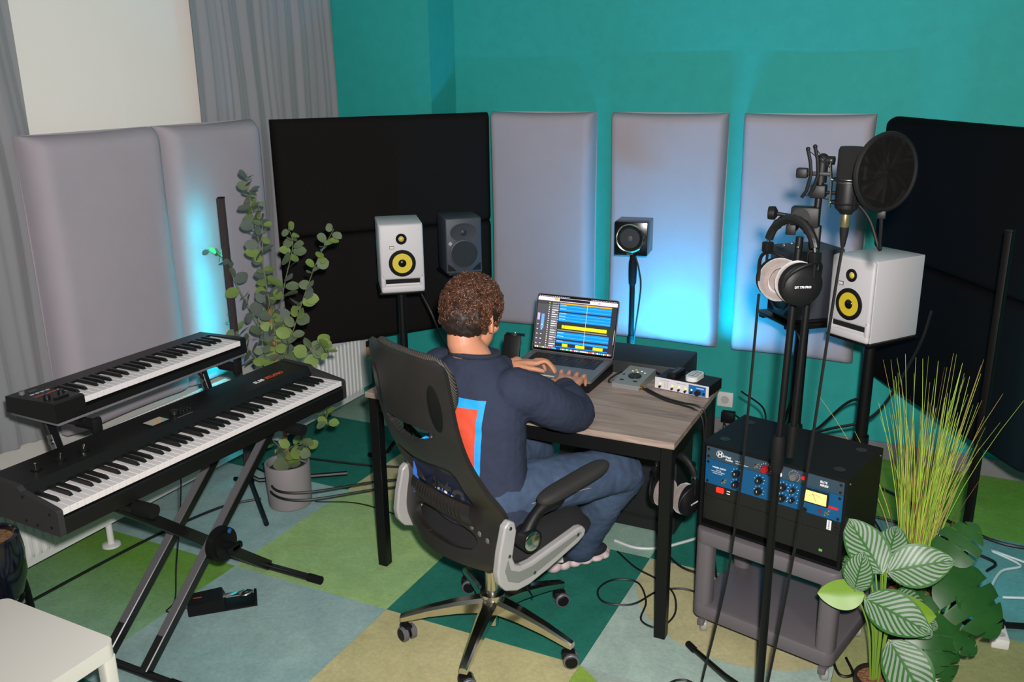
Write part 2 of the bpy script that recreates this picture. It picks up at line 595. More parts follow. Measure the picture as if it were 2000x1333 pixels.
def radiator(label, y0, y1, x, z0, z1, foot):
    o = thing('radiator', label, 'radiator', (x, (y0 + y1) / 2, 0), 0, 'white panel radiators')
    L = y1 - y0
    h = L / 2
    n = int(L / .0333)

    def fn(u, v):
        y = -h + u * L
        k = (u * n) % 1
        d = .007 * (1 if .22 < k < .78 else 0)
        e = min(v, 1 - v) * (z1 - z0)
        d *= min(1, max(0, (e - .03) / .012))
        return (d, y, z0 + v * (z1 - z0))
    obj('front_panel', MB().grid(fn, n * 6, 24), RADW, o, smooth=30)
    obj('casing', MB().box(-.10, -.0005, -h, h, z0, z1, bev=.006), RADW, o)
    g = MB()
    k = int(L / .02)
    for i in range(k):
        yy = -h + (i + .5) * L / k
        g.box(-.088, -.012, yy - .004, yy + .004, z1 - .001, z1 + .004)
    g.box(-.1, -.09, -h, h, z1 - .001, z1 + .006).box(-.01, .002, -h, h, z1 - .001, z1 + .006)
    obj('top_grille', g, RADW, o)['kind'] = 'stuff'
    for yy in foot:
        q = MB().lathe([(.038, 0), (.036, .008), (.016, .013), (.0135, .02), (.0135, z0 + .02)], 20)
        obj('floor_foot', q, RADW, o, M=T(-.05, yy, 0))
    return o


radiator('white ribbed panel radiator under the window beside the keyboards', 1.2, 3.1, -2.99, .125, .485, (.15,))
r2 = radiator('white ribbed panel radiator behind the eucalyptus plant, below the black panel', 3.3, 4.075, -2.985, .10, .485, (-.3,))
pc = thing('pipe_cover', 'narrow white pipe cover at the end of the far radiator', 'pipe cover', (-3.03, 4.145, .12))
obj('cover_box', MB().box(-.16, .02, -.055, .055, .0, .48, bev=.004), RADW, pc)
vt = thing('radiator_valve', 'small tan and black thermostat tag hanging on the white pipe cover', 'valve', (-2.985, 4.14, .36))
obj('tag_body', MB().box(0, .012, -.024, .024, -.05, .02, bev=.005), mat('tan_leather', (160, 125, 92), .6), vt)
obj('tag_cap', MB().box(.001, .018, -.026, .026, .015, .052, bev=.007), BLK, vt)
obj('tag_loop', MB().tube([(.008, 0, .05), (.008, .006, .075), (.004, 0, .09), (.008, -.006, .075)], .0015, 5, closed=True), BLK, vt)
# ------------------------------------------------------------------ keyboards
KEYW = mat('white_key_plastic', (226, 219, 218), 0.35)
KEYB = mat('black_key_plastic', (20, 22, 22), 0.35)
KBODY = mat('keyboard_black_metal', (20, 19, 19), 0.42, 0.2)
KGREY = mat('keyboard_grey_trim', (110, 108, 112), 0.5)
PRINTW = mat('white_print', (222, 222, 222), 0.6)
PRINTO = mat('orange_print', (215, 80, 30), 0.6)


def key_meshes(pitch, wl, bl):
    hw = pitch / 2 - .0006
    wk = MB()
    c = .0012
    wk.add([(-hw, 0, 0), (hw, 0, 0), (hw, wl, 0), (-hw, wl, 0), (-hw, 0, .017), (hw, 0, .017), (-hw + c, c, .0185), (hw - c, c, .0185), (hw - c, wl, .0185), (-hw + c, wl, .0185), (hw, wl, .017), (-hw, wl, .017)],
           [(3, 2, 1, 0), (0, 1, 5, 4), (4, 5, 7, 6), (6, 7, 8, 9), (5, 1, 2, 10), (5, 10, 8, 7), (0, 4, 11, 3), (4, 6, 9, 11), (3, 11, 9, 8, 10, 2)])
    bk = MB()
    a, b2 = .0055, .0042
    bk.add([(-a, 0, 0), (a, 0, 0), (a, bl, 0), (-a, bl, 0), (-b2, .014, .011), (b2, .014, .011), (b2, bl, .011), (-b2, bl, .011), (-b2, .005, .008), (b2, .005, .008)],
           [(3, 2, 1, 0), (0, 1, 9, 8), (8, 9, 5, 4), (4, 5, 6, 7), (1, 2, 6, 5, 9), (0, 8, 4, 7, 3), (2, 3, 7, 6)])
    return wk.mesh('white_key', 0), bk.mesh('black_key', 0)


def put_keys(o, x0, y0, z0, n, pitch, start, wl, bl):
    wm, bm_ = key_meshes(pitch, wl, bl)
    names = 'CDEFGAB'
    i0 = names.index(start)
    for i in range(n):
        nm = names[(i0 + i) % 7]
        obj('white_key', wm, KEYW, o, M=T(x0 + (i + .5) * pitch, y0, z0 - .0185))
        if nm in 'CDFGA' and i < n - 1:
            off = {'C': -.10, 'D': .10, 'F': -.14, 'G': 0, 'A': .14}[nm] * pitch
            obj('black_key', bm_, KEYB, o, M=T(x0 + (i + 1) * pitch + off, y0 + wl - bl, z0))


# the big 88-note controller
k1 = thing('stage_piano', 'long black 88-key keyboard on the X-stand, lower of the two keyboards', 'keyboard', (-2.144, 1.467, .665), math.radians(87.26))
L, D = 1.26, .317
prof = [(0, 0), (D, 0), (D, .118), (.172, .112), (.158, .085), (.155, .05), (.004, .05), (0, .046)]
obj('body', MB().prism(prof, .018, L - .018, Matrix(((0, 0, 1, 0), (1, 0, 0, 0), (0, 1, 0, 0), (0, 0, 0, 1)))), KBODY, k1, smooth=20)
ep = [(-.001, .004), (.006, -.002), (D - .004, -.002), (D, .003), (D, .118), (D - .004, .122), (.17, .116), (.155, .104), (.02, .082), (.004, .078), (-.001, .072)]
sidem = mat('keyboard_end_black', (44, 42, 43), 0.6, bump=(60, .3), stretch=(1, 1, 14))
for x0, x1 in ((0, .018), (L - .018, L)):
    e = obj('end_panel', MB().prism(ep, x0, x1, Matrix(((0, 0, 1, 0), (1, 0, 0, 0), (0, 1, 0, 0), (0, 0, 0, 1)))), sidem, k1, smooth=20)
    if x0 == 0:
        for y, z in ((.035, .02), (.035, .06), (.15, .015), (.15, .09), (.28, .02), (.29, .1), (.1, .012)):
            obj('screw', MB().cyl((-.0015, y, z), (.001, y, z), .0042, n=10), BLK, e)
put_keys(k1, .02, .003, .077, 52, (L - .04) / 52, 'A', .151, .098)
for i, x in enumerate((.075, .155, .235)):
    st = obj('control_stick', MB().lathe([(.016, 0), (.016, .003), (.011, .006), (.005, .007)], 18), BLK, k1, M=T(x + .03, .235, .115))
    obj('stick_lever', MB().cyl((0, 0, .004), (.004 * (i - 1), -.006, .022), .0042, .0038, 10), CHROME, st)
scr = obj('display', MB().box(.50, .585, .20, .255, .113, .1165, bev=.001), BLK, k1)
m = mat('lcd_colour_patches', (90, 110, 115), .2, emit=((120, 130, 130), .25))
nt = m.node_tree
n1 = nt.nodes.new('ShaderNodeTexNoise'); n1.inputs['Scale'].default_value = 22
tcn = nt.nodes.new('ShaderNodeTexCoord'); nt.links.new(tcn.outputs['Object'], n1.inputs['Vector'])
rp = nt.nodes.new('ShaderNodeValToRGB')
els = rp.color_ramp.elements
els[0].position, els[0].color = .35, rgb(120, 150, 165)
els[1].position, els[1].color = .65, rgb(70, 150, 150)
e_ = els.new(.5); e_.color = rgb(200, 140, 60)
nt.links.new(n1.outputs['Fac'], rp.inputs[0])
nt.links.new(rp.outputs[0], nt.nodes['Principled BSDF'].inputs['Emission Color'])
nt.nodes['Principled BSDF'].inputs['Emission Strength'].default_value = .5
obj('screen', MB().box(.505, .572, .203, .251, .1165, .1172), m, scr, smooth=0)
obj('encoder_knob', MB().lathe([(.016, 0), (.015, .012), (.012, .014), (.0, .014)], 18), KEYB, k1, M=T(.62, .23, .115))
for q, (x, y) in enumerate(((.65, .25), (.665, .25), (.68, .25), (.65, .235), (.665, .235), (.68, .235), (.65, .22), (.665, .22), (.68, .22))):
    obj('round_button', MB().lathe([(.005, 0), (.005, .003), (.004, .004), (0, .004)], 10), KEYB, k1, M=T(x, y, .116))
obj('indicator_line', MB().box(.60, .665, .19, .1925, .1135, .1142), KGREY, k1)
TXT = R('X', .045)
text('lettering', 'SL88', .026, PRINTW, k1, T(.985, .205, .1148) @ TXT, bold=.0006)
text('lettering', 'STUDIO', .026, PRINTO, k1, T(1.047, .205, .1148) @ TXT, bold=.0006)

# the small 49-note controller on the upper tier
k2 = thing('small_keyboard', 'short black 49-key keyboard on the upper tier of the stand, by the window', 'keyboard', (-2.422, 1.71, .858), math.radians(88.4))
L, D = .826, .246
XM = Matrix(((0, 0, 1, 0), (1, 0, 0, 0), (0, 1, 0, 0), (0, 0, 0, 1)))
obj('body', MB().prism([(0, .012), (D, .012), (D - .004, .066), (.165, .07), (.162, .05), (0, .036)], .108, L - .026, XM), KBODY, k2, smooth=20)
obj('control_block', MB().prism([(0, .012), (D, .012), (D - .004, .066), (.012, .078), (.002, .074)], 0, .108, XM), KBODY, k2, smooth=20)
obj('right_cheek', MB().prism([(0, .012), (D, .012), (D - .004, .066), (.012, .074), (.002, .07)], L - .026, L, XM), KBODY, k2, smooth=20)
obj('base_tray', MB().box(.006, L - .006, .006, D - .006, 0, .012, bev=.003), KGREY, k2)
put_keys(k2, .109, .004, .0655, 29, (L - .136) / 29, 'C', .150, .096)
cb = R('X', -.05)
lcd = obj('display', MB().box(0, .03, 0, .012, 0, .002), mat('dark_lcd', (60, 64, 60), .3), k2, M=T(.05, .19, .069) @ cb)
for i in range(4):
    obj('push_button', MB().box(0, .013, 0, .008, 0, .003, bev=.001), mat('lit_button', (150, 165, 175), .4), k2, M=T(.03 + i * .018, .155, .071) @ cb)
obj('stripe', MB().box(0, .075, 0, .004, 0, .0008), PRINTO, k2, M=T(.022, .125, .0725) @ cb)
for x, y in ((.03, .20),):
    obj('sensor_knob', MB().lathe([(.009, 0), (.009, .012), (.0, .012)], 14), KGREY, k2, M=T(x, y, .068))
for i in range(2):
    obj('rotary_knob', MB().lathe([(.011, 0), (.010, .014), (.007, .016), (0, .016)], 16), KEYB, k2, M=T(.03 + i * .05, .075, .074) @ cb)
obj('bender_lever', MB().box(0, .05, 0, .012, 0, .008, bev=.002), KEYB, k2, M=T(.03, .035, .076) @ cb)
obj('stripe', MB().box(.03, .10, .012, .0135, 0, .0006), PRINTW, k2, M=T(0, 0, .0775) @ cb)

# the two-tier X-stand
ks = thing('keyboard_stand', 'black X-shaped two-tier keyboard stand under both keyboards', 'keyboard stand', (-2.3, 2.07, 0))
SATIN = mat('stand_satin_black', (18, 18, 19), .32, .0, .6)


def bar(p0, p1, w_, h_):
    p0, p1 = Vector(p0), Vector(p1)
    d = p1 - p0
    q = d.to_track_quat('Z', 'X').to_matrix().to_4x4()
    return MB().box(-w_ / 2, w_ / 2, -h_ / 2, h_ / 2, 0, d.length, T(*p0) @ q, bev=.003, seg=1)


YN, YF, ZT = 1.725, 2.43, .632
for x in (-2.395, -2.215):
    lg_ = wpart('leg', bar((x, YN, .02), (x, YF, ZT), .034, .034), SATIN, ks)
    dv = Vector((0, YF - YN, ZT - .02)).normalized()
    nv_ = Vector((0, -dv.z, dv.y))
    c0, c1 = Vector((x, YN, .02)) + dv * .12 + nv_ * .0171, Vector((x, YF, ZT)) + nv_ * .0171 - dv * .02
    wpart('leg_top_face', MB().add([c0 + Vector((q, 0, 0)) for q in (-.0145, .0145)] + [c1 + Vector((q, 0, 0)) for q in (.0145, -.0145)] + [c0 - nv_ * .002 + Vector((q, 0, 0)) for q in (-.0145, .0145)] + [c1 - nv_ * .002 + Vector((q, 0, 0)) for q in (.0145, -.0145)], [(0, 1, 2, 3), (7, 6, 5, 4), (0, 4, 5, 1), (1, 5, 6, 2), (2, 6, 7, 3), (3, 7, 4, 0)]), mat('leg_strip_grey', (92, 90, 93), .5), ks, label='grey strip along the upper face of the stand leg')  # separate grey strip over the upper face of each outer leg
wpart('leg', bar((-2.305, YF, .02), (-2.305, YN, ZT), .04, .034), SATIN, ks)
pv = (YN + YF) / 2
wpart('pivot_disc', MB().cyl((-2.19, pv, .325), (-2.16, pv, .325), .062, n=28).cyl((-2.16, pv, .325), (-2.15, pv, .325), .05, n=28), BLK, ks)
wpart('pivot_knob', MB().cyl((-2.15, pv, .325), (-2.105, pv, .325), .016, n=14).box(-2.125, -2.105, pv - .034, pv + .034, .313, .337, bev=.006), BLK, ks)
wpart('blue_badge', MB().cyl((-2.151, pv + .02, .372), (-2.149, pv + .02, .372), .009, n=12), mat('blue_badge', (30, 90, 160), .4), ks)
for y in (YN, YF):
    fo = wpart('foot_bar', MB().cyl((-2.56, y, .016), (-2.06, y, .016), .014), SATIN, ks)
    for x in (-2.07, -2.55):
        wp = obj('rubber_cap', MB().cyl((-.03, 0, 0), (.03, 0, 0), .0165, n=18), RUB, fo, M=T(x, y, .0165))
    ar = wpart('support_arm', MB().cyl((-2.50, y + (.01 if y > 2 else 0), ZT + .002), (-2.12, y, ZT + .002), .015), SATIN, ks)
    obj('rubber_cap', MB().cyl((-.02, 0, 0), (.055, 0, 0), .022, n=20), RUB, ar, M=T(-2.12, y, ZT + .008))
for y, ya in ((1.775, 1.80), (2.44, 2.44)):
    po = wpart('tier_post', bar((-2.495, y, .62), (-2.56, y, .835), .022, .034), SATIN, ks)
    wpart('tier_plate', bar((-2.49, y - .020, .66), (-2.535, y - .020, .80), .028, .004), STEEL if y < 2 else SATIN, ks)
    wpart('tier_bolt', MB().cyl((-2.527, y - .028, .775), (-2.527, y - .018, .775), .009, n=10), STEEL, ks)
    wpart('tier_bolt', MB().cyl((-2.503, y - .028, .70), (-2.503, y - .018, .70), .009, n=10), STEEL, ks)
    ta = wpart('tier_arm', MB().cyl((-2.66, y, .842), (-2.40, ya + .01, .842), .0135), SATIN, ks)
    wpart('tier_cap', MB().cyl((-2.455, ya + .008, .838), (-2.385, ya + .012, .838), .018, n=18).box(-2.39, -2.37, ya - .005, ya + .032, .808, .862, bev=.008), RUB, ks)

# sustain pedal
sp = thing('sustain_pedal', 'black sustain pedal with a chrome foot lever on the pale blue carpet', 'pedal', (-2.375, 2.075, 0), math.radians(43))
obj('housing', MB().prism([(0, .004), (.13, .004), (.13, .028), (.12, .052), (.004, .044), (0, .04)], -.045, .045, Matrix(((1, 0, 0, 0), (0, 0, 1, 0), (0, 1, 0, 0), (0, 0, 0, 1)))), BLK, sp, smooth=20)
obj('base_plate', MB().box(0, .245, -.045, .045, 0, .006, bev=.002).box(.235, .245, -.045, .045, .004, .022), BLK, sp)
obj('foot_lever', MB().box(.11, .20, -.014, .014, .034, .042, bev=.003).ball((.205, 0, .038), (.03, .021, .008), 16, 8), CHROME, sp)
obj('badge', MB().box(.02, .05, .0, .004, .0475, .0482), PRINTO, sp)
cable('pedal_cable', [(-2.38, 2.08, .01), (-2.44, 2.03, .006), (-2.47, 2.10, .006), (-2.52, 2.17, .1), (-2.50, 2.2, .3), (-2.49, 2.22, .5), (-2.47, 2.15, .68)], .003, CABLE, 'thin black cable from the sustain pedal up to the keyboard')

# white side table, lower left
tb = thing('side_table', 'white side table with rounded corners in the lower left corner', 'table', (-2.13, 1.17, 0), math.radians(-1.2))
WT = mat('white_lacquer', (236, 231, 223), .35)


def rrect(x0, x1, y0, y1, r, n=6):
    out = []
    for cx, cy, a0 in ((x1 - r, y1 - r, 0), (x0 + r, y1 - r, PI / 2), (x0 + r, y0 + r, PI), (x1 - r, y0 + r, 1.5 * PI)):
        for i in range(n + 1):
            a = a0 + PI / 2 * i / n
            out.append((cx + r * math.cos(a), cy + r * math.sin(a)))
    return out


obj('table_top', MB().prism(rrect(-.235, .235, -.235, .235, .03), .405, .45), WT, tb)
for sx in (-1, 1):
    for sy in (-1, 1):
        obj('leg', MB().prism(rrect(-.019, .019, -.019, .019, .008, 3), 0, .405), WT, tb, M=T(sx * .212, sy * .212, 0))
GRAV = mat('gravel_bits', (150, 112, 78), .9, noise=(90, .6), bump=(120, 1, .006))


def pot_mb(rt, rb, h, wall=.008, n=32):
    return MB().lathe([(rb - .01, 0), (rb, .006), (rt, h - .004), (rt - .002, h), (rt - wall, h), (rt - wall - .002, h - .01), (rb - wall, .02), (0, .02)], n)


NAVY = mat('navy_glaze', (18, 20, 34), .15, coat=.5)
pp = thing('plant_pot', 'dark navy glazed pot standing on the white side table', 'pot', (-2.375, 1.345, .45))
obj('pot_wall', pot_mb(.055, .045, .13), NAVY, pp)
obj('gravel', MB().lathe([(0, .11), (.046, .108)], 24), GRAV, pp)
for i in range(5):
    a = i * 1.3
    g = MB().grid(lambda u, v, a=a: ((.012 * (1 - v) * (u - .5) * 2 + .05 * v * v * math.cos(a)), .05 * v * v * math.sin(a) + .004 * abs(u - .5), .11 + .10 * v), 2, 6)
    obj('leaf', g, mat('succulent_green', (70, 105, 60), .5), pp)
bp = thing('floor_pot', 'large glossy dark pot with sword-leaved plant on a black tube stand by the radiator', 'potted plant', (-2.845, 1.665, 0))
obj('pot_wall', MB().lathe([(.07, .16), (.095, .18), (.115, .25), (.118, .33), (.11, .40), (.10, .405), (.095, .40), (.09, .37), (0, .37)], 32), NAVY, bp)
obj('soil', MB().lathe([(0, .385), (.1, .383)], 24), GRAV, bp)
SANS = mat('sword_leaf_green', (62, 98, 52), .4, noise=(30, .3))
for i, (a, ln, lean) in enumerate(((.3, .26, .11), (1.5, .24, .07), (2.9, .25, .09), (4.0, .22, .10), (5.2, .24, .12), (.9, .20, .15))):
    g = MB()
    ca, sa = math.cos(a), math.sin(a)
    g.grid(lambda u, v: (ca * (.03 + lean * v * v) - sa * .020 * (u - .5) * 2 * (1 - v ** 3) , sa * (.03 + lean * v * v) + ca * .020 * (u - .5) * 2 * (1 - v ** 3), .38 + ln * v - .01 * (1 - abs(u - .5) * 2)), 4, 10)
    obj('leaf', g, SANS, bp)
for a in (-.15, 2.0, 4.1):
    c_, s_ = math.cos(a), math.sin(a)
    pts = smooth_path([(.06 * c_, .06 * s_, .15), (.13 * c_, .13 * s_, .16), (.17 * c_, .17 * s_, .13), (.185 * c_, .185 * s_, .03), (.187 * c_, .187 * s_, 0)], 5)
    obj('stand_leg', MB().tube(pts, .0125, 10), BLKM, bp)
obj('stand_ring', MB().tube([(.085 * math.cos(i * PI / 12), .085 * math.sin(i * PI / 12), .152) for i in range(24)], .008, 8, closed=True), BLKM, bp)
cable('floor_cable', [(-2.98, 1.3, .006), (-2.96, 1.9, .006), (-2.93, 2.4, .006), (-2.86, 2.75, .006), (-2.75, 2.9, .006)], .006, CABLE, 'black cable lying along the foot of the near radiator', k=8)
# ------------------------------------------------------------------ loudspeakers, stands, LED lamps
SPW = mat('speaker_white_vinyl', (204, 200, 203), .5, bump=(500, .1))
YEL = mat('yellow_cone', (214, 190, 48), .38)
CONE = mat('dark_cone', (30, 30, 31), .5)
ANTH = mat('anthracite_speaker', (58, 62, 70), .5)
FY = Matrix(((1, 0, 0, 0), (0, 0, -1, 0), (0, 1, 0, 0), (0, 0, 0, 1)))  # lathe axis z -> local -y (towards the front)


def ring(cx, cz, prof, n=32):
    return MB().lathe(prof, n, T(cx, 0, cz) @ FY)


def white_speaker(label, loc, rz):
    o = thing('studio_monitor', label, 'speaker', loc, rz, 'white studio monitors with yellow cones')
    w_, h_, d_ = .20, .317, .262
    obj('cabinet', MB().box(-w_ / 2, w_ / 2, .004, d_, 0, h_, bev=.004), SPW, o)
    # front baffle with softly rounded edges; the slot port is a real gap above the lip
    b_ = MB()
    b_.box(-w_ / 2, w_ / 2, -.014, .006, .062, h_, bev=.010, seg=3)
    b_.box(-w_ / 2, w_ / 2, -.014, .006, 0, .034, bev=.010, seg=3)
    b_.box(-w_ / 2, -.078, -.014, .006, .02, .09, bev=.009, seg=3).box(.078, w_ / 2, -.014, .006, .02, .09, bev=.009, seg=3)
    obj('front_baffle', b_, SPW, o)
    po = obj('port_slot', MB().box(-.08, .08, -.003, .006, .03, .066), mat('port_dark', (8, 8, 8), .9), o)
    obj('port_lip', MB().grid(lambda u, v: (-.08 + .16 * u, -.013 + .012 * v, .026 + .022 * v * v), 8, 6), SPW, po)
    wo = obj('woofer_surround', ring(0, .138, [(.062, .012), (.062, .017), (.056, .0205), (.049, .0205), (.045, .0165), (.045, .013)]), RUB, o)
    obj('woofer_cone', ring(0, .138, [(.0455, .0172), (.032, .0158), (.019, .0148)]), YEL, wo)
    obj('dust_cap', ring(0, .138, [(.0195, .0145), (.018, .018), (.013, .0215), (.006, .0232), (0, .0236)]), mat('gloss_black_cap', (14, 14, 15), .2), wo)
    tw = obj('tweeter_ring', ring(0, .250, [(.025, .012), (.025, .017), (.021, .0185), (.012, .014), (.012, .011)]), RUB, o)
    obj('tweeter_dome', ring(0, .250, [(.0115, .013), (.010, .016), (.006, .019), (0, .020)]), YEL, tw)
    lg = obj('badge', MB().box(-.056, -.034, -.0165, -.013, .205, .220), mat('badge_bronze', (110, 80, 48), .4), o)
    obj('badge_print', MB().box(-.054, -.036, -.0172, -.0164, .2075, .2175), WHITE, lg)
    return o


white_speaker('white studio monitor with yellow cone on the left stand, beside the eucalyptus', (-2.248, 3.422, .93), math.radians(37.8))
white_speaker('white studio monitor with yellow cone on the right stand, behind the microphone', (-.308, 3.553, .90), math.radians(-35.4))


def dark_speaker(label, loc, rz):
    o = thing('studio_monitor', label, 'speaker', loc, rz, 'anthracite studio monitors')
    w_, h_, d_ = .182, .277, .21
    obj('cabinet', MB().box(-w_ / 2, w_ / 2, .01, d_, 0, h_, bev=.006), ANTH, o)
    obj('front_baffle', MB().box(-w_ / 2, w_ / 2, -.008, .012, 0, h_, bev=.008, seg=3), ANTH, o)
    # elliptical waveguide dish
    wg = MB().grid(lambda u, v: ((.020 + .048 * v) * math.cos(2 * PI * u), -.0083 - .0012 * v ** 2, .205 + (.016 + .03 * v) * math.sin(2 * PI * u)), 36, 6, closed_u=True)
    obj('waveguide', wg, mat('waveguide_grey', (40, 43, 49), .45), o)
    obj('tweeter_dome', ring(0, .205, [(.018, .008), (.016, .0105), (.011, .0105), (.006, .0135), (0, .0145)]), CONE, o)
    wo = obj('woofer_ring', ring(0, .098, [(.073, .007), (.073, .012), (.069, .0145), (.066, .0145), (.064, .009)]), ANTH, o)
    obj('woofer_grille', ring(0, .098, [(.065, .0112), (.045, .0092), (.02, .0095), (0, .0108)]), mat('perforated_grille', (20, 20, 21), .6, bump=(1500, .5)), wo)
    for sx in (-1, 1):
        obj('bass_port', MB().prism([(sx * .083, .014), (sx * .083, .05), (sx * .062, .036), (sx * .04, .014)], .0075, .0095, FY), mat('port_dark', (8, 8, 8), .9), o)
    obj('logo', MB().prism([(-.079, .152), (-.068, .164), (-.057, .152), (-.068, .140)], .008, .010, FY), mat('logo_silver', (225, 225, 225), .25, .6), o)
    return o


dark_speaker('anthracite studio monitor with white diamond logo, seen above the curly-haired person', (-2.165, 3.855, .94), math.radians(41))
dark_speaker('anthracite studio monitor half hidden behind the hanging headphones', (-.578, 3.60, .95), math.radians(-50))
cu = thing('cube_speaker', 'small black cube speaker with one silver-rimmed cone on a thin stand', 'speaker', (-1.40, 4.16, 1.03), math.radians(8.3))
GLB = mat('gloss_black_cabinet', (13, 13, 14), .22)
obj('cabinet', MB().box(-.082, .082, 0, .165, 0, .165, bev=.004), GLB, cu)
rg = obj('driver_rim', ring(-.004, .085, [(.071, -.001), (.071, .003), (.067, .006), (.063, .005), (.060, .001)]), CHROME, cu)
obj('driver_surround', ring(-.004, .085, [(.061, .002), (.056, .006), (.050, .004), (.048, .001)]), RUB, cu)
obj('driver_cone', ring(-.004, .085, [(.049, .0038), (.034, .0022), (.018, .0010)]), CONE, cu)
obj('dust_cap', ring(-.004, .085, [(.018, .0008), (.014, .0035), (.007, .0052), (0, .0056)]), mat('grey_cap', (70, 68, 66), .5), cu)
obj('name_plate', MB().box(-.018, .012, -.003, .0, .004, .010), STEEL, cu)


def speaker_stand(label, xy, top, rz, pw, pd, pr, base=.16):
    o = thing('speaker_stand', label, 'speaker stand', (xy[0], xy[1], 0), rz)
    obj('top_plate', MB().box(-pw / 2, pw / 2, -pd / 2, pd / 2, top - .012, top, bev=.003), BLKM, o)
    obj('pole', MB().cyl((0, 0, .02), (0, 0, top - .012), pr, n=20), BLKM, o)
    obj('collar', MB().cyl((0, 0, .42), (0, 0, .47), pr * 1.28, n=20), BLK, o)
    for i in range(3):
        a = i * 2 * PI / 3 + .4
        l_ = obj('foot', MB().tube([(0, 0, .22), (base * .8 * math.cos(a), base * .8 * math.sin(a), .05), (base * 1.5 * math.cos(a), base * 1.5 * math.sin(a), .012)], .011, 8), BLKM, o)
        obj('rubber_tip', MB().ball((base * 1.5 * math.cos(a), base * 1.5 * math.sin(a), .012), .013, 8, 6), RUB, l_)
    return o


speaker_stand('black pole stand carrying the left white studio monitor', (-2.328, 3.524), .93, math.radians(37.8), .215, .25, .021)
speaker_stand('black pole stand carrying the right white studio monitor', (-.232, 3.66), .90, math.radians(-35.4), .215, .27, .024)
speaker_stand('black pole stand carrying the anthracite monitor above the curly-haired person', (-2.245, 3.92), .94, math.radians(49), .15, .19, .017, .12)
rs = speaker_stand('black stand with angled steel tray carrying the half-hidden anthracite monitor', (-.496, 3.668), .915, math.radians(-50), .13, .15, .026, .1)
obj('tray', MB().box(-.16, .10, -.125, .10, .925, .937, bev=.003).box(-.14, -.11, -.12, .09, .913, .927).box(.06, .09, -.12, .09, .913, .927), BLKM, rs)
obj('isolation_foot', MB().box(-.09, -.03, -.09, .09, .937, .95, bev=.003), RUB, rs)
obj('isolation_foot', MB().box(.03, .09, -.09, .09, .937, .95, bev=.003), RUB, rs)
ms = thing('speaker_stand', 'thin black microphone-type stand carrying the small cube speaker', 'speaker stand', (-1.412, 4.24, 0))
obj('pole', MB().cyl((0, 0, .02), (0, 0, .90), .0135).cyl((0, 0, .3), (0, 0, .60), .017), BLKM, ms)
obj('clutch_grip', MB().lathe([(.013, .86), (.019, .875), (.021, .93), (.021, .98), (.016, 1.0), (.016, 1.03)], 18), RUB, ms)
obj('round_base', MB().lathe([(.12, 0), (.12, .012), (.11, .018), (.02, .03), (.015, .05)], 32), BLKM, ms)
cable('speaker_cable', [(-1.39, 4.20, 1.03), (-1.365, 4.20, .95), (-1.355, 4.2, .85), (-1.385, 4.21, .6), (-1.40, 4.21, .4), (-1.38, 4.2, .1), (-1.3, 4.2, .01)], .004, CABLE, 'thin black cable hanging beside the cube speaker stand')
cable('speaker_cable', [(-2.30, 3.62, 1.0), (-2.27, 3.60, .9), (-2.2, 3.58, .8), (-2.12, 3.56, .66), (-2.0, 3.54, .56), (-1.9, 3.5, .4), (-1.85, 3.4, .02)], .005, CABLE, 'black cable dropping from the left white studio monitor behind the chair')
for q, (pts, lb) in enumerate([
        ([(-.60, 3.62, 1.02), (-.48, 3.56, .86), (-.475, 3.57, .74), (-.50, 3.6, .62), (-.535, 3.63, .48), (-.56, 3.7, .35), (-.6, 3.8, .02)], 'black cable hanging from the half-hidden anthracite monitor'),
        ([(-.03, 3.72, 1.0), (-.06, 3.72, .85), (-.15, 3.70, .62), (-.23, 3.69, .52), (-.36, 3.70, .46), (-.47, 3.74, .38), (-.52, 3.9, .2), (-.5, 4.1, .01)], 'black cable wrapped past the right speaker pole to the back'),
        ([(-.22, 3.70, .62), (-.30, 3.72, .58), (-.40, 3.74, .45), (-.47, 3.75, .37), (-.5, 3.85, .1), (-.5, 3.9, .01)], 'black cable sagging from the right speaker pole')]):
    cable('speaker_cable', pts, .006, CABLE, lb, group='cables at the right speaker stands')

# slim LED floor lamps: black bar, light strip on the side turned away from the room
CYAN = (0, 235, 255)
LED = mat('cyan_led_strip', (120, 230, 240), .4, emit=(CYAN, 62))
LEDR = mat('cyan_led_strip_dim', (120, 230, 240), .4, emit=(CYAN, 45))
LEDB = mat('blue_led_strip', (60, 170, 240), .4, emit=((0, 188, 255), 1800))


def led_lamp(label, xy, top, rz, legs, strip, z0=.12, bm_=None):
    bm_ = bm_ or mat('lamp_bar_jet', (11, 10, 10), .5, spec=.15)
    o = thing('led_floor_lamp', label, 'floor lamp', (xy[0], xy[1], 0), rz, 'slim LED corner lamps')
    obj('bar', MB().box(-.011, .011, -.012, .008, .03, top, bev=.002), bm_, o)
    obj('end_cap', MB().box(-.012, .012, -.013, .011, top, top + .006, bev=.001), BLK, o)
    obj('light_strip', MB().box(-.0075, .0075, .0078, .0084, z0, top - .07), strip, o)
    for sx in (-1, 1):
        obj('beam_lip', MB().box(sx * .0095 - .0015, sx * .0095 + .0015, .0075, .018, .03, top, bev=.0005, seg=1), bm_, o)  # lips added to narrow the beam of the strip
    for a, ln in legs:
        obj('leg', MB().tube([(0, 0, .05), (.04 * math.cos(a), .04 * math.sin(a), .022), (ln * math.cos(a), ln * math.sin(a), .014)], .0115, 8), BLKM, o)
    obj('hub', MB().cyl((0, 0, .015), (0, 0, .07), .018, n=14), BLK, o)
    return o


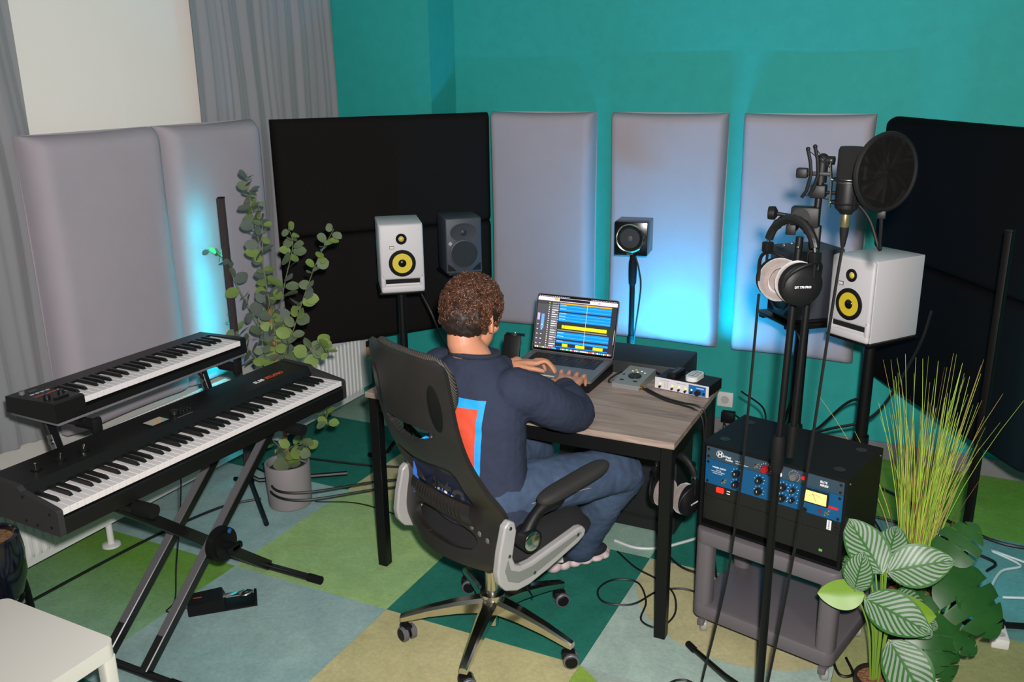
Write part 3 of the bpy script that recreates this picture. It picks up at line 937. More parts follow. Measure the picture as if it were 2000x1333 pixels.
# strips face +y local; rz turns them towards the wall behind
led_lamp('slim black LED lamp glowing cyan onto the grey panel behind the eucalyptus', (-2.90, 3.0), 1.385, math.radians(90), ((math.radians(-90 - 40), .46), (math.radians(-90 + 38), .46), (math.radians(90), .10)), LED, .25, mat('lamp_bar_lit_brown', (62, 52, 52), .45, spec=.3))  # grey-brown of the lit black bar put into its colour
led_lamp('slim black LED lamp at the right edge in front of the black panel', (.165, 3.15), 1.41, math.radians(-25), ((math.radians(25 + 258), .42), (math.radians(25 + 20), .4), (math.radians(25 + 140), .35)), LEDR)
lb = thing('led_light_bar', 'horizontal blue LED bar hidden behind the desk, washing the panel with light', 'lamp', (-1.22, 4.10, 0))
LT = T(0, 0, .42) @ R('X', math.radians(-58))
obj('bar', MB().box(-.22, .22, -.014, .014, -.02, .0, bev=.002), mat('lamp_bar_black', (24, 21, 21), .45, spec=.25), lb, M=LT)
obj('light_strip', MB().box(-.205, .205, -.004, .004, .0002, .003), LEDB, lb, M=LT)
obj('lower_shield', MB().box(-.217, .217, .007, .0085, -.02, .032), BLKM, lb, M=LT)  # added to keep the glow off the wall below the panel
for sx in (-.215, .215):
    obj('end_shield', MB().box(sx - .002, sx + .002, -.03, .03, -.02, .075), BLKM, lb, M=LT)  # added to cut the sideways spill of the bar
for sx in (.0, .17):
    obj('support', MB().cyl((sx, 0, .012), (sx, 0, .405), .008, n=10), BLKM, lb)
    obj('foot', MB().lathe([(.04, 0), (.04, .010), (.01, .014), (0, .014)], 18), BLKM, lb, M=T(sx, 0, 0))

# big subwoofer behind the desk
su = thing('subwoofer', 'big black floor speaker with a yellow cone under and behind the desk', 'speaker', (-1.17, 3.36, 0))
SUBM = mat('subwoofer_black', (24, 25, 28), .6)
obj('cabinet', MB().box(-.265, .265, 0, .25, .01, .755, bev=.006), SUBM, su)
wo = obj('woofer_surround', ring(-.10, .235, [(.125, 0), (.125, .006), (.115, .012), (.10, .012), (.092, .005)], 40), RUB, su)
obj('woofer_cone', ring(-.10, .235, [(.093, .0065), (.06, .0035), (.04, .0015)], 40), mat('yellow_cone_dark', (150, 130, 40), .45), wo)
obj('dust_cap', ring(-.10, .235, [(.041, .001), (.03, .006), (.015, .009), (0, .010)], 32), CONE, wo)
obj('bass_port', MB().box(-.22, .22, -.002, .004, .06, .075), mat('port_dark', (8, 8, 8), .9), su)
for sx in (-1, 1):
    for yy in (.04, .21):
        obj('rubber_foot', MB().cyl((sx * .22, yy, 0), (sx * .22, yy, .012), .02), RUB, su)

# wall socket
so = thing('wall_socket', 'white double wall socket low on the teal wall right of the desk', 'socket', (-.985, YB - .0005, .20))
obj('cover_plate', MB().box(-.042, .042, -.012, 0, -.04, .042, bev=.003), WHITE, so)
obj('socket_insert', MB().cyl((0, -.0135, 0), (0, -.011, 0), .022, n=20), mat('socket_shade', (180, 178, 176), .5), so)
ad = thing('power_adapter', 'black power adapter plugged in just below the white wall socket', 'adapter', (-.96, YB - .0005, .11))
obj('adapter_body', MB().box(-.035, .035, -.045, 0, -.03, .03, bev=.004), BLK, ad)
obj('adapter_lead', MB().tube(smooth_path([(-.02, -.03, -.03), (-.02, -.035, -.07), (.0, -.04, -.098), (.05, -.06, -.105)], 5), .003, 6), CABLE, ad)
# ------------------------------------------------------------------ desk and what stands on it
WOODM = bpy.data.materials.new('grey_oak_laminate')
WOODM.use_nodes = True
nt = WOODM.node_tree
b_ = nt.nodes['Principled BSDF']
b_.inputs['Roughness'].default_value = .5
tcn = nt.nodes.new('ShaderNodeTexCoord')
mp = nt.nodes.new('ShaderNodeMapping')
mp.inputs['Scale'].default_value = (1.1, 11, 11)
nt.links.new(tcn.outputs['Object'], mp.inputs[0])
n1 = nt.nodes.new('ShaderNodeTexNoise')
n1.inputs['Scale'].default_value = 2.4
n1.inputs['Detail'].default_value = 9
n1.inputs['Roughness'].default_value = .62
n1.inputs['Distortion'].default_value = 1.2
nt.links.new(mp.outputs[0], n1.inputs['Vector'])
rp = nt.nodes.new('ShaderNodeValToRGB')
els = rp.color_ramp.elements
els[0].position, els[0].color = .28, rgb(112, 96, 86)
els[1].position, els[1].color = .72, rgb(176, 156, 144)
e_ = els.new(.5); e_.color = rgb(150, 130, 119)
nt.links.new(n1.outputs['Fac'], rp.inputs[0])
nt.links.new(rp.outputs[0], b_.inputs['Base Color'])
dk = thing('desk', 'rectangular desk with grey oak top and black square steel legs', 'desk', (-1.325, 2.937, 0))
obj('desk_top', MB().box(-.603, .603, -.302, .302, .722, .745, bev=.0015, seg=1), WOODM, dk)
for a, b2 in ((-1, -1), (1, -1), (-1, 1), (1, 1)):
    obj('leg', MB().box(-.02, .02, -.02, .02, 0, .721, bev=.002, seg=1), BLKM, dk, M=T(a * .575, b2 * .272, 0))
obj('apron', MB().box(-.555, .555, -.29, -.265, .668, .7215), BLKM, dk)
obj('apron', MB().box(-.555, .555, .265, .29, .668, .7215), BLKM, dk)
obj('apron', MB().box(-.593, -.568, -.252, .252, .668, .7215), BLKM, dk)
obj('apron', MB().box(.568, .593, -.252, .252, .668, .7215), BLKM, dk)


def decal(name, rects, parent, M, emit=0, rough=.5, step=.00012):
    """flat print: rects (x0, x1, y0, y1, (r,g,b)[, layer]) in the local xy plane"""
    me = bpy.data.meshes.new(name)
    vs, fs, mi, mats, names = [], [], [], [], {}
    for i, q in enumerate(rects):
        x0, x1, y0, y1, c = q[:5]
        z = step * (q[5] if len(q) > 5 else 1)
        k = len(vs)
        vs += [(x0, y0, z), (x1, y0, z), (x1, y1, z), (x0, y1, z)]
        fs.append((k, k + 1, k + 2, k + 3))
        if c not in names:
            names[c] = len(mats)
            mats.append(mat('print_%d_%d_%d_%d' % (c + (int(emit * 10),)), c, rough, emit=(c, emit) if emit else None))
        mi.append(names[c])
    me.from_pydata(vs, [], fs)
    for m_ in mats:
        me.materials.append(m_)
    me.polygons.foreach_set('material_index', mi)
    return obj(name, me, None, parent, M=M)


# laptop on its wedge-shaped dock
TILT = math.atan2(.012, .248)
dc = thing('laptop_dock', 'black wedge-shaped dock under the open laptop', 'laptop stand', (-1.325, 2.965, .745))
obj('dock_body', MB().prism([(0, .0), (.262, 0), (.262, .0395), (0, .0270)], -.178, .178, Matrix(((0, 0, 1, 0), (1, 0, 0, 0), (0, 1, 0, 0), (0, 0, 0, 1)))), BLK, dc, smooth=20)
obj('indicator', MB().box(-.02, .012, -.0012, 0, .008, .016), mat('red_indicator', (120, 20, 20), .4, emit=((160, 20, 20), .5)), dc)
lp = thing('laptop', 'open silver-grey laptop showing a music timeline with blue and yellow tracks', 'laptop', (-1.325, 2.982, .7745))
BASEM = T(0, 0, 0) @ R('X', TILT)
ALU = mat('space_grey_aluminium', (104, 106, 107), .42, .3)
bs = obj('base', MB().prism(rrect(-.178, .178, 0, .248, .012), 0, .0115), ALU, lp, M=BASEM)
obj('keyboard_well', MB().box(-.148, .148, .118, .228, .0115, .0119), KEYB, bs)
obj('trackpad', MB().box(-.08, .08, .008, .105, .0115, .0118), mat('trackpad_grey', (112, 114, 115), .38, .3), bs)
obj('front_notch', MB().box(-.03, .03, -.0006, .004, .0085, .0117), mat('bright_edge', (225, 225, 225), .25, .3), bs)
kd = MB().box(-.0085, .0085, -.0075, .0075, 0, .0012, bev=.0008, seg=1).mesh('laptop_key', 20)
KDM = mat('laptop_key_black', (16, 16, 18), .5)
for rr in range(6):
    n = 14
    for cc in range(n):
        if rr == 0 and 3 <= cc <= 8:
            if cc == 3:
                obj('laptop_key', MB().box(-.05, .05, -.0075, .0075, 0, .0012, bev=.0008, seg=1), KDM, bs, M=T(-.01, .127, .0119))
            continue
        obj('laptop_key', kd, KDM, bs, M=T(-.1375 + cc * .02115, .127 + rr * .0184, .0119))
LEAN = math.radians(16)
HM = T(0, .246 * math.cos(TILT), .246 * math.sin(TILT) + .0125) @ R('X', PI / 2 - LEAN)
LID = Matrix(((1, 0, 0, 0), (0, 1, 0, 0), (0, 0, 1, 0), (0, 0, 0, 1)))
ld = obj('lid', MB().prism(rrect(-.178, .178, 0, .236, .011), -.0045, 0), ALU, lp, M=HM)
obj('bezel', MB().prism(rrect(-.1755, .1755, .003, .2335, .010), 0, .0006), mat('screen_black', (6, 6, 7), .15), ld)
G1, G2, BLU, YELL, ORG, LAV, WH = (74, 72, 78), (48, 48, 56), (10, 128, 214), (232, 208, 30), (205, 150, 20), (214, 200, 224), (225, 225, 230)
rc = [(-.1725, .1725, .012, .2375, (40, 42, 50), 1), (-.1725, .1725, .2305, .2375, (22, 20, 24), 2), (-.03, .03, .2315, .2375, (4, 4, 4), 3),
      (-.1725, .1725, .215, .2305, LAV, 2), (-.078, .055, .2175, .229, (24, 26, 30), 3), (-.10, -.082, .219, .228, (235, 160, 70), 3), (.09, .10, .219, .227, (190, 140, 230), 3),
      (-.1725, -.078, .018, .215, G1, 2), (-.108, -.078, .018, .215, (96, 94, 100), 3), (-.1725, -.078, .2, .215, (58, 58, 62), 3),
      (-.150, -.137, .095, .157, (96, 150, 222), 3), (-.168, -.157, .13, .160, (176, 160, 200), 3)]
rnd = random.Random(3)
for i in range(20):
    c_ = rnd.choice([WH, WH, (150, 150, 155)])
    rc.append((-.106, -.106 + rnd.uniform(.012, .026), .024 + i * .0095, .027 + i * .0095, c_, 4))
    rc.append((-.121, -.117, .024 + i * .0095, .028 + i * .0095, rnd.choice([WH, (230, 210, 60), (90, 210, 70), WH]), 4))
    rc.append((-.080, -.078, .024 + i * .0095, .027 + i * .0095, WH, 4))
for i in range(10):
    rc.append((-.166 + (i % 2) * .018, -.160 + (i % 2) * .018, .03 + (i // 2) * .02, .033 + (i // 2) * .02, WH, 4))
rc.append((-.074, .150, .205, .2105, ORG, 3))
rc.append((-.074, .150, .211, .2145, (70, 70, 78), 3))
for z0, z1 in ((.1755, .2035), (.133, .1695), (.060, .089), (.0425, .0525)):
    rc.append((-.074, .150, z0, z1, BLU, 3))
    k = max(1, int((z1 - z0) / .012))
    for j in range(k):
        zz = z0 + (j + .5) * (z1 - z0) / k
        rc.append((-.074, .150, zz - .0008, zz + .0004, (90, 180, 235), 4))
        rc.append((-.072, -.044, zz + .003, zz + .0045, (190, 225, 245), 5))
rc.append((-.074, .1725, .098, .126, (36, 50, 38), 2))
for x0, x1 in ((-.056, -.046), (-.044, .025), (.026, .098), (.099, .138)):
    rc.append((x0, x1, .104, .118, YELL, 4))
rc.append((-.074, .142, .094, .099, (120, 116, 112), 3))
for x0, x1 in ((-.046, -.022), (.012, .052), (.088, .13)):
    rc.append((x0, x1, .0285, .0405, YELL, 4))
rc.append((-.074, .150, .0235, .0275, BLU, 3))
rc.append((.046, .0468, .034, .212, (235, 235, 235), 6))
rc.append((.1695, .1715, .06, .12, (170, 170, 178), 4))
for i in range(38):
    c_ = rnd.choice([(235, 235, 240), (80, 190, 235), (60, 200, 90), (235, 120, 60), (240, 90, 140), (250, 220, 120), (220, 225, 230), (40, 60, 140)])
    x0 = -.166 + i * .0088
    rc.append((x0, x0 + .0066, .0135, .0195, c_, 6))
for i in range(16):
    rc.append((-.168 + i * .0085, -.163 + i * .0085, .2330, .2350, (210, 210, 215), 4))
    rc.append((.06 + i * .0068, .0635 + i * .0068, .2330, .2350, (210, 210, 215), 4))
decal('screen_image', rc, ld, T(0, 0, .0006) @ Matrix.Scale(.97, 4, (0, 1, 0)), emit=.75, rough=.3)

# silver desktop interface with round dial
s1 = thing('audio_interface', 'small silver audio interface with round black dial on the desk', 'audio interface', (-1.035, 3.055, .745), math.radians(-2))
SIL = mat('silver_aluminium', (150, 150, 149), .42, .45)
bo = obj('housing', MB().prism([(0, .004), (.003, .0), (.19, .0), (.19, .034), (.02, .026), (.0, .022)], -.054, .054, Matrix(((0, 0, 1, 0), (1, 0, 0, 0), (0, 1, 0, 0), (0, 0, 0, 1)))), SIL, s1, smooth=20)
tp = R('X', .045)
obj('dial', MB().lathe([(.026, 0), (.026, .004), (.023, .006), (.008, .0045), (0, .0045)], 28), KEYB, s1, M=T(.006, .085, .0290) @ tp)
obj('level_display', MB().box(-.04, .036, .125, .165, 0, .0012), mat('dark_blue_panel', (32, 44, 84), .3), s1, M=T(.008, 0, .0235) @ tp)
for x, y, c_ in ((-.02, .152, (250, 120, 40)), (-.03, .138, (240, 220, 80)), (.005, .145, (220, 220, 90)), (.022, .132, (250, 190, 70)), (-.008, .132, (190, 230, 110))):
    obj('level_led', MB().cyl((x, y, 0), (x, y, .001), .0035, n=10), mat('led_%d' % c_[1], c_, .3, emit=(c_, 1.5)), s1, M=T(.008, 0, .0247) @ tp)
for x in (-.028, .026):
    obj('rubber_button', MB().lathe([(.009, 0), (.009, .002), (.0, .003)], 14, R('X', 0) @ Matrix.Scale(.55, 4, (0, 1, 0))), KEYB, s1, M=T(x, .035, .0265) @ tp)
obj('jack_plug', MB().cyl((.054, .018, .013), (.066, .016, .013), .007, n=12), mat('gold_plug', (214, 160, 60), .2, 1), s1)
cable('desk_cable', [(-.975, 3.07, .758), (-.93, 3.045, .750), (-.86, 3.0, .749), (-.79, 2.975, .749), (-.745, 2.955, .749), (-.712, 2.95, .72), (-.70, 2.96, .6), (-.69, 3.0, .3), (-.68, 3.05, .01)], .004, CABLE, 'black cable from the silver interface over the right desk edge')
cable('desk_cable', [(-.96, 3.075, .756), (-.88, 3.03, .749), (-.80, 3.0, .749), (-.735, 2.985, .749), (-.708, 2.985, .71), (-.70, 3.0, .5), (-.66, 3.1, .01)], .004, CABLE, 'second black cable crossing the desk in front of the white interface')
cable('desk_cable', [(-1.07, 3.15, .775), (-1.11, 3.10, .752), (-1.125, 3.14, .752), (-1.10, 3.24, .755), (-1.0, 3.27, .758), (-.96, 3.25, .76)], .0035, CABLE, 'short black cable looping from the silver interface beside the laptop')

s2 = thing('audio_interface', 'half-rack interface with white and blue front on the right end of the desk', 'audio interface', (-.834, 3.105, .745), math.radians(-9))
obj('case', MB().box(-.1075, .1075, .004, .125, .003, .044, bev=.001, seg=1), BLK, s2)
fp = obj('front_plate', MB().box(-.1085, .1085, 0, .004, .002, .0455, bev=.001, seg=1), mat('white_front', (206, 202, 206), .4), s2)
FP = T(0, -.0002, 0) @ R('X', PI / 2)
decal('front_print', [(.03, .098, .004, .041, (24, 92, 160), 1), (.06, .09, .03, .034, (150, 200, 230), 2), (-.02, .02, .036, .038, (150, 146, 150), 2), (-.085, -.05, .036, .038, (150, 146, 150), 2)] +
      [(-.068 + (i % 2) * .010, -.064 + (i % 2) * .010, .010 + (i // 2) * .0045, .012 + (i // 2) * .0045, (120, 118, 120), 2) for i in range(10)], fp, FP)
for x in (-.085, -.035, -.008, .018, .042):
    obj('knob', MB().cyl((x, -.009, .012), (x, 0, .012), .0045, n=12), KEYB, s2)
    obj('status_led', MB().cyl((x, -.0012, .022), (x, 0, .022), .0035, n=10), mat('led_green', (180, 230, 60), .3, emit=((180, 230, 60), 1.6)), s2)
obj('knob', MB().cyl((.068, -.013, .016), (.068, 0, .016), .010, .011, n=18), KEYB, s2)
obj('phones_jack', MB().cyl((.090, -.0015, .014), (.090, 0, .014), .005, n=14), KEYB, s2)
rm = thing('remote_control', 'small rounded white remote control lying on the white and blue interface', 'remote', (-.80, 3.165, .7895), math.radians(-9))
obj('shell', MB().prism(rrect(-.024, .024, -.045, .045, .02, 8), 0, .017), WHITE, rm)
obj('button', MB().box(-.014, -.002, -.02, .025, .017, .0185, bev=.001, seg=1), mat('remote_button', (190, 192, 196), .4), rm)
obj('button', MB().box(.002, .014, -.02, .025, .017, .0185, bev=.001, seg=1), mat('remote_button', (190, 192, 196), .4), rm)
obj('button_frame', MB().prism(rrect(-.017, .017, -.026, .032, .006), .017, .0174), mat('remote_grey', (120, 124, 128), .5), rm)
sb = thing('small_box', 'small black plastic box lying left of the white remote', 'box', (-.872, 3.17, .7895), math.radians(-9))
obj('box_body', MB().box(-.017, .017, -.05, .05, 0, .020, bev=.003), BLK, sb)
obj('box_print', MB().box(-.006, .006, -.03, .03, .020, .0203), mat('faint_print', (70, 72, 76), .6), sb)

# folded phone holder and little hub left of the laptop
ph = thing('phone_holder', 'black folding phone holder leaning back left of the laptop', 'phone holder', (-1.555, 3.13, .745), math.radians(8))
obj('foot', MB().box(-.04, .04, -.05, .04, 0, .012, bev=.003), BLK, ph)
arm = R('X', -.30)
obj('back_plate', MB().box(-.036, .036, -.006, .006, .008, .132, bev=.004), BLK, ph, M=arm)
obj('hinge', MB().cyl((-.03, 0, .012), (.03, 0, .012), .011, n=14), BLK, ph)
obj('screw', MB().cyl((.026, -.012, .012), (.026, -.008, .012), .005, n=10), STEEL, ph)
obj('top_clamp', MB().prism(rrect(-.034, .034, -.012, .085, .03, 8), .128, .140), BLK, ph, M=arm @ T(0, .0, 0) @ T(.0, 0, 0))
obj('clamp_screw', MB().cyl((0, .03, .138), (0, .03, .143), .006, n=12), STEEL, ph, M=arm)
hb = thing('desk_hub', 'small dark grey hub box with silver edge beside the phone holder', 'hub', (-1.665, 3.13, .745), math.radians(6))
obj('hub_body', MB().box(-.05, .038, -.04, .04, 0, .03, bev=.003), BLK, hb)
obj('silver_edge', MB().box(.038, .046, -.05, .045, 0, .062, bev=.002), mat('dull_grey_metal', (92, 98, 104), .4, .4), hb)
obj('slot', MB().box(-.03, .03, -.041, -.039, .008, .020), STEEL, hb)
pw = thing('power_brick', 'flat black power box behind the laptop beside the cube speaker stand', 'adapter', (-1.40, 3.27, .0))
obj('box_body', MB().box(-.02, .2, .0, .07, .66, .765, bev=.004), BLK, pw)
obj('bracket', MB().box(.0, .18, -.034, .004, .66, .666), BLKM, pw)

# headphones -------------------------------------------------------------
VEL = mat('grey_velour_pad', (122, 109, 105), .95, noise=(60, .12), bump=(300, .5), sheen=.6)
LEA = mat('black_leather', (20, 20, 20), .35, bump=(240, .2))


def headphones(label, M, spread=.080, drop=.128, squeeze=1.0, yaw=0, group='closed studio headphones'):
    """local frame: x = ear to ear, z up, band top at z = 0"""
    o = thing('headphones', label, 'headphones', (0, 0, 0), 0, group)
    o.matrix_world = M
    R0 = spread
    arc = [(R0 * math.cos(a), 0, -R0 * 1.02 + R0 * 1.02 * math.sin(a)) for a in [PI * (-.02 + 1.04 * i / 28) for i in range(29)]]
    obj('headband', MB().tube(arc[3:-3], [.011 + .002 * (i % 2) * (1 if 4 < i < 19 else 0) for i in range(23)], 10, flat=1.0), LEA, o)
    obj('spring_band', MB().tube(arc[:4], .004, 6).tube(arc[-4:], .004, 6), STEEL, o)
    for s_ in (-1, 1):
        x = s_ * R0
        z0 = -R0 * 1.02
        sl = obj('slider', MB().box(x - .010, x + .010, -.012, .012, z0 - .012, z0 + .014, bev=.003).cyl((x, 0, z0 - .05), (x, 0, z0), .0035, n=8), BLK, o)
        cz = z0 - drop + .055
        xc = x * squeeze
        yk = [(x + (xc - x) * (1 - max(0, math.sin(a)) ** 2), .060 * math.cos(a), cz + .060 * math.sin(a)) for a in [PI * i / 14 for i in range(15)]]
        obj('yoke', MB().tube(yk, .0045, 8), BLK, sl)
        CY = T(xc - s_ * .004, 0, cz) @ R('Z', yaw)
        CX = CY @ R('Y', s_ * PI / 2)
        cp = obj('ear_cup', MB().lathe([(.053, -.006), (.054, .004), (.052, .014), (.042, .023), (.024, .026), (0, .027)], 28, CX), BLK, o)
        if s_ > 0:
            text('lettering', 'DT 770 PRO', .0078, PRINTW, cp, CY @ T(s_ * .0276, -.024, -.004) @ R('Z', PI / 2) @ R('X', PI / 2), bold=.0002)
        obj('ear_pad', MB().lathe([(.032, -.010), (.032, -.026), (.039, -.036), (.048, -.034), (.055, -.022), (.054, -.006), (.045, -.004)], 28, CX), VEL, o)
    return o


hh = thing('headphone_hanger', 'steel hook clamped under the desk beside the front right leg', 'hook', (-.85, 2.72, .667))
obj('rod', MB().cyl((-.06, .10, -.018), (.115, .05, -.018), .008), STEEL, hh)
obj('knob', MB().lathe([(.0, 0), (.02, .002), (.02, .012), (.008, .02)], 14, T(-.075, .104, -.018) @ R('Y', PI / 2)), BLK, hh)
obj('clamp', MB().box(.05, .10, .05, .09, -.03, .0, bev=.003), BLK, hh)
headphones('black headphones with pale pads hanging under the desk by its right leg', T(-.752, 2.775, .648) @ R('Z', math.radians(-18)), squeeze=.75)
# ------------------------------------------------------------------ office chair
from mathutils import noise as mnoise
CH = thing('office_chair', 'black mesh-back office chair with silver arm brackets and chrome star base', 'chair', (-1.283, 2.42, 0), math.radians(-24))
CHB = mat('chair_black_plastic', (38, 35, 33), .42, noise=(7, .18))
CHF = mat('chair_black_fabric', (22, 21, 23), .9, bump=(900, .5))
ALS = mat('silver_painted_alloy', (176, 173, 172), .34, .25)


def interp(tab, x):
    """Catmull-Rom through a table of (x, y)"""
    n = len(tab)
    k = 0
    while k < n - 2 and x > tab[k + 1][0]:
        k += 1
    (x0, y0), (x1, y1) = tab[k], tab[k + 1]
    t = max(0.0, min(1.0, (x - x0) / (x1 - x0)))
    m0 = (y1 - tab[k - 1][1]) / (x1 - tab[k - 1][0]) if k > 0 else (y1 - y0) / (x1 - x0)
    m1 = (tab[k + 2][1] - y0) / (tab[k + 2][0] - x0) if k + 2 < n else (y1 - y0) / (x1 - x0)
    h = x1 - x0
    t2, t3 = t * t, t * t * t
    return (2 * t3 - 3 * t2 + 1) * y0 + (t3 - 2 * t2 + t) * h * m0 + (-2 * t3 + 3 * t2) * y1 + (t3 - t2) * h * m1


YT = [(.415, -.225), (.50, -.205), (.60, -.195), (.70, -.25), (.80, -.298), (.90, -.328), (1.0, -.345), (1.125, -.362)]
HT = [(.415, .20), (.45, .25), (.52, .272), (.60, .264), (.70, .238), (.80, .220), (.90, .212), (1.03, .206), (1.085, .202), (1.113, .188), (1.125, .168)]


def back_pt(u, z, off=0):
    return Vector((u * interp(HT, z), interp(YT, z) + .045 * u * u + off, z))


def f_open(u, z):
    """negative inside one of the openings of the back frame"""
    f = []
    k = 1 - (u / .64) ** 2
    f.append(max(abs(u) / .64 - 1, (z - (.895 - .004 * (1 - k))) / .03, ((.895 - .062 * max(k, 0) ** .7) - z) / .03))
    top = .800 - .040 * (1 - min(1, abs(u)) ** 2)
    wl = .60 + .10 * max(0, min(1, (z - .62) / .15))
    q = max(abs(u) / wl, 0)
    zc, hz = (top + .575) / 2, (top - .575) / 2
    f.append((q ** 5 + abs((z - zc) / hz) ** 5) ** .2 - 1)
    f.append(((abs(u) / .62) ** 2.6 + abs((z - .500) / .042) ** 2.6) ** (1 / 2.6) - 1)
    return min(f)


def frame_mesh():
    bm = bmesh.new()
    NU, NZ = 72, 150
    vt = {}
    g = {}
    for j in range(NZ + 1):
        for i in range(NU + 1):
            u, z = -1 + 2 * i / NU, .415 + .71 * j / NZ
            f = f_open(u, z)
            g[i, j] = f
            if abs(f) < .12:  # pull boundary vertices onto the outline
                e = 1e-3
                fu, fz = (f_open(u + e, z) - f) / e, (f_open(u, z + e) - f) / e
                n2 = (fu / (NU / 2)) ** 2 + (fz * .71 / NZ) ** 2
                if n2 > 0:
                    s_ = f / n2
                    du, dz = fu * s_ / (NU / 2) ** 2, fz * s_ * (.71 / NZ) ** 2
                    if abs(du) < 1.2 / (NU / 2) and abs(dz) < 1.2 * .71 / NZ and f > -.06:
                        u, z = u - du * (.98 if f < .05 else 0), z - dz * (.98 if f < .05 else 0)
            vt[i, j] = (u, z)
    vs = {}
    for j in range(NZ):
        for i in range(NU):
            c = sum(g[p] for p in ((i, j), (i + 1, j), (i + 1, j + 1), (i, j + 1))) / 4
            if c > 0:
                q = []
                for p in ((i, j), (i + 1, j), (i + 1, j + 1), (i, j + 1)):
                    if p not in vs:
                        u, z = vt[p]
                        vs[p] = bm.verts.new(back_pt(u, z))
                    q.append(vs[p])
                bm.faces.new(q)
    bmesh.ops.recalc_face_normals(bm, faces=bm.faces[:])
    r = bmesh.ops.solidify(bm, geom=bm.faces[:], thickness=.018)
    bmesh.ops.recalc_face_normals(bm, faces=bm.faces[:])
    me = bpy.data.meshes.new('back_frame')
    bm.to_mesh(me)
    bm.free()
    me.polygons.foreach_set('use_smooth', [True] * len(me.polygons))
    me.set_sharp_from_angle(angle=math.radians(50))
    return me


obj('back_frame', frame_mesh(), CHB, CH)
# see-through mesh in the back
MESHM = bpy.data.materials.new('chair_mesh_fabric')
MESHM.use_nodes = True
nt = MESHM.node_tree
bs_ = nt.nodes['Principled BSDF']
bs_.inputs['Base Color'].default_value = rgb(14, 13, 14)
bs_.inputs['Roughness'].default_value = .8
tcn = nt.nodes.new('ShaderNodeTexCoord')
wv = []
for ax in ('X', 'Z'):
    w_ = nt.nodes.new('ShaderNodeTexWave')
    w_.bands_direction = ax
    w_.inputs['Scale'].default_value = 160
    nt.links.new(tcn.outputs['Object'], w_.inputs['Vector'])
    wv.append(w_)
mxm = nt.nodes.new('ShaderNodeMath'); mxm.operation = 'MAXIMUM'
nt.links.new(wv[0].outputs['Fac'], mxm.inputs[0]); nt.links.new(wv[1].outputs['Fac'], mxm.inputs[1])
mr = nt.nodes.new('ShaderNodeMapRange')
mr.inputs[1].default_value, mr.inputs[2].default_value, mr.inputs[3].default_value, mr.inputs[4].default_value = .35, .9, .48, 1.0
nt.links.new(mxm.outputs[0], mr.inputs[0])
nt.links.new(mr.outputs[0], bs_.inputs['Alpha'])
obj('back_mesh', MB().grid(lambda u, v: back_pt((u - .5) * 1.46, .585 + v * .2, .020), 24, 20), MESHM, CH, smooth=180)
# padded head section: striped mesh pad rising above the shell
STR = mat('ribbed_mesh_pad', (44, 40, 38), .55)
nt = STR.node_tree
w_ = nt.nodes.new('ShaderNodeTexWave'); w_.bands_direction = 'DIAGONAL'; w_.inputs['Scale'].default_value = 75
tcn = nt.nodes.new('ShaderNodeTexCoord'); nt.links.new(tcn.outputs['Object'], w_.inputs['Vector'])
rp = nt.nodes.new('ShaderNodeValToRGB')
rp.color_ramp.elements[0].color = rgb(14, 13, 12); rp.color_ramp.elements[1].color = rgb(82, 74, 68)
nt.links.new(w_.outputs['Fac'], rp.inputs[0]); nt.links.new(rp.outputs[0], nt.nodes['Principled BSDF'].inputs['Base Color'])


def pad_pt(u, v):
    uu, a = (u - .5) * 1.92, 2 * PI * v
    e = max(0, 1 - abs(uu / .96) ** 7) ** .5
    z = 1.034 + .100 * e * math.sin(a)
    p = back_pt(uu, min(z, 1.085))
    return Vector((p.x, p.y + .036 + (.034 * e) * math.cos(a) - (.10 * max(0, z - 1.085)), z))


obj('head_pad', MB().grid(pad_pt, 40, 28), STR, CH, smooth=180)
# dark ovals on the head shell, the dimples' shade put into their colour
for s_ in (-1, 1):
    def fn(u, v, s_=s_):
        a = 2 * PI * u
        return back_pt(s_ * .74 + .11 * v * math.cos(a), .975 + .075 * v * math.sin(a), -.0012 - .003 * v * (1 - v))
    obj('side_dimple_shade', MB().grid(fn, 24, 4, closed_u=True), mat('dimple_shade', (13, 12, 12), .35), CH, smooth=180)
# lumbar support with its ribs
lum = obj('lumbar_support', MB().grid(lambda u, v: back_pt((u - .5) * 1.2, .555 + v * .075, -.012 - .02 * math.sin(PI * v)), 24, 10).grid(lambda u, v: back_pt((u - .5) * 1.2, .555 + v * .075, .0), 24, 10), CHB, CH, smooth=180)
rib = None
for i in range(14):
    uu = -.42 + i * .064
    obj('rib', MB().tube([back_pt(uu, .56 + .065 * k / 6, -.016 - .02 * math.sin(PI * k / 6)) for k in range(7)], .0022, 5), CHB, lum)
for i in range(3):
    uu = .52 + i * .12
    obj('adjust_button', MB().ball(tuple(back_pt(uu, .548 - i * .012, -.004)), (.010, .004, .010), 10, 6), mat('button_grey', (95, 92, 90), .4), CH)


# seat cushion
def seat_pt(u, v, top):
    a = 2 * PI * u
    ex = .5
    cx = math.copysign(abs(math.cos(a)) ** ex, math.cos(a))
    sx = math.copysign(abs(math.sin(a)) ** ex, math.sin(a))
    r = v
    x, y = .255 * cx * r, .055 + .225 * sx * r
    h = .045 * (1 - r ** 8) ** .5 if r < 1 else 0
    dip = -.02 * max(0, (y - .16) / .12) ** 2
    return (x, y, (.462 + h + dip) if top else (.43 - .02 * (1 - r ** 6)))


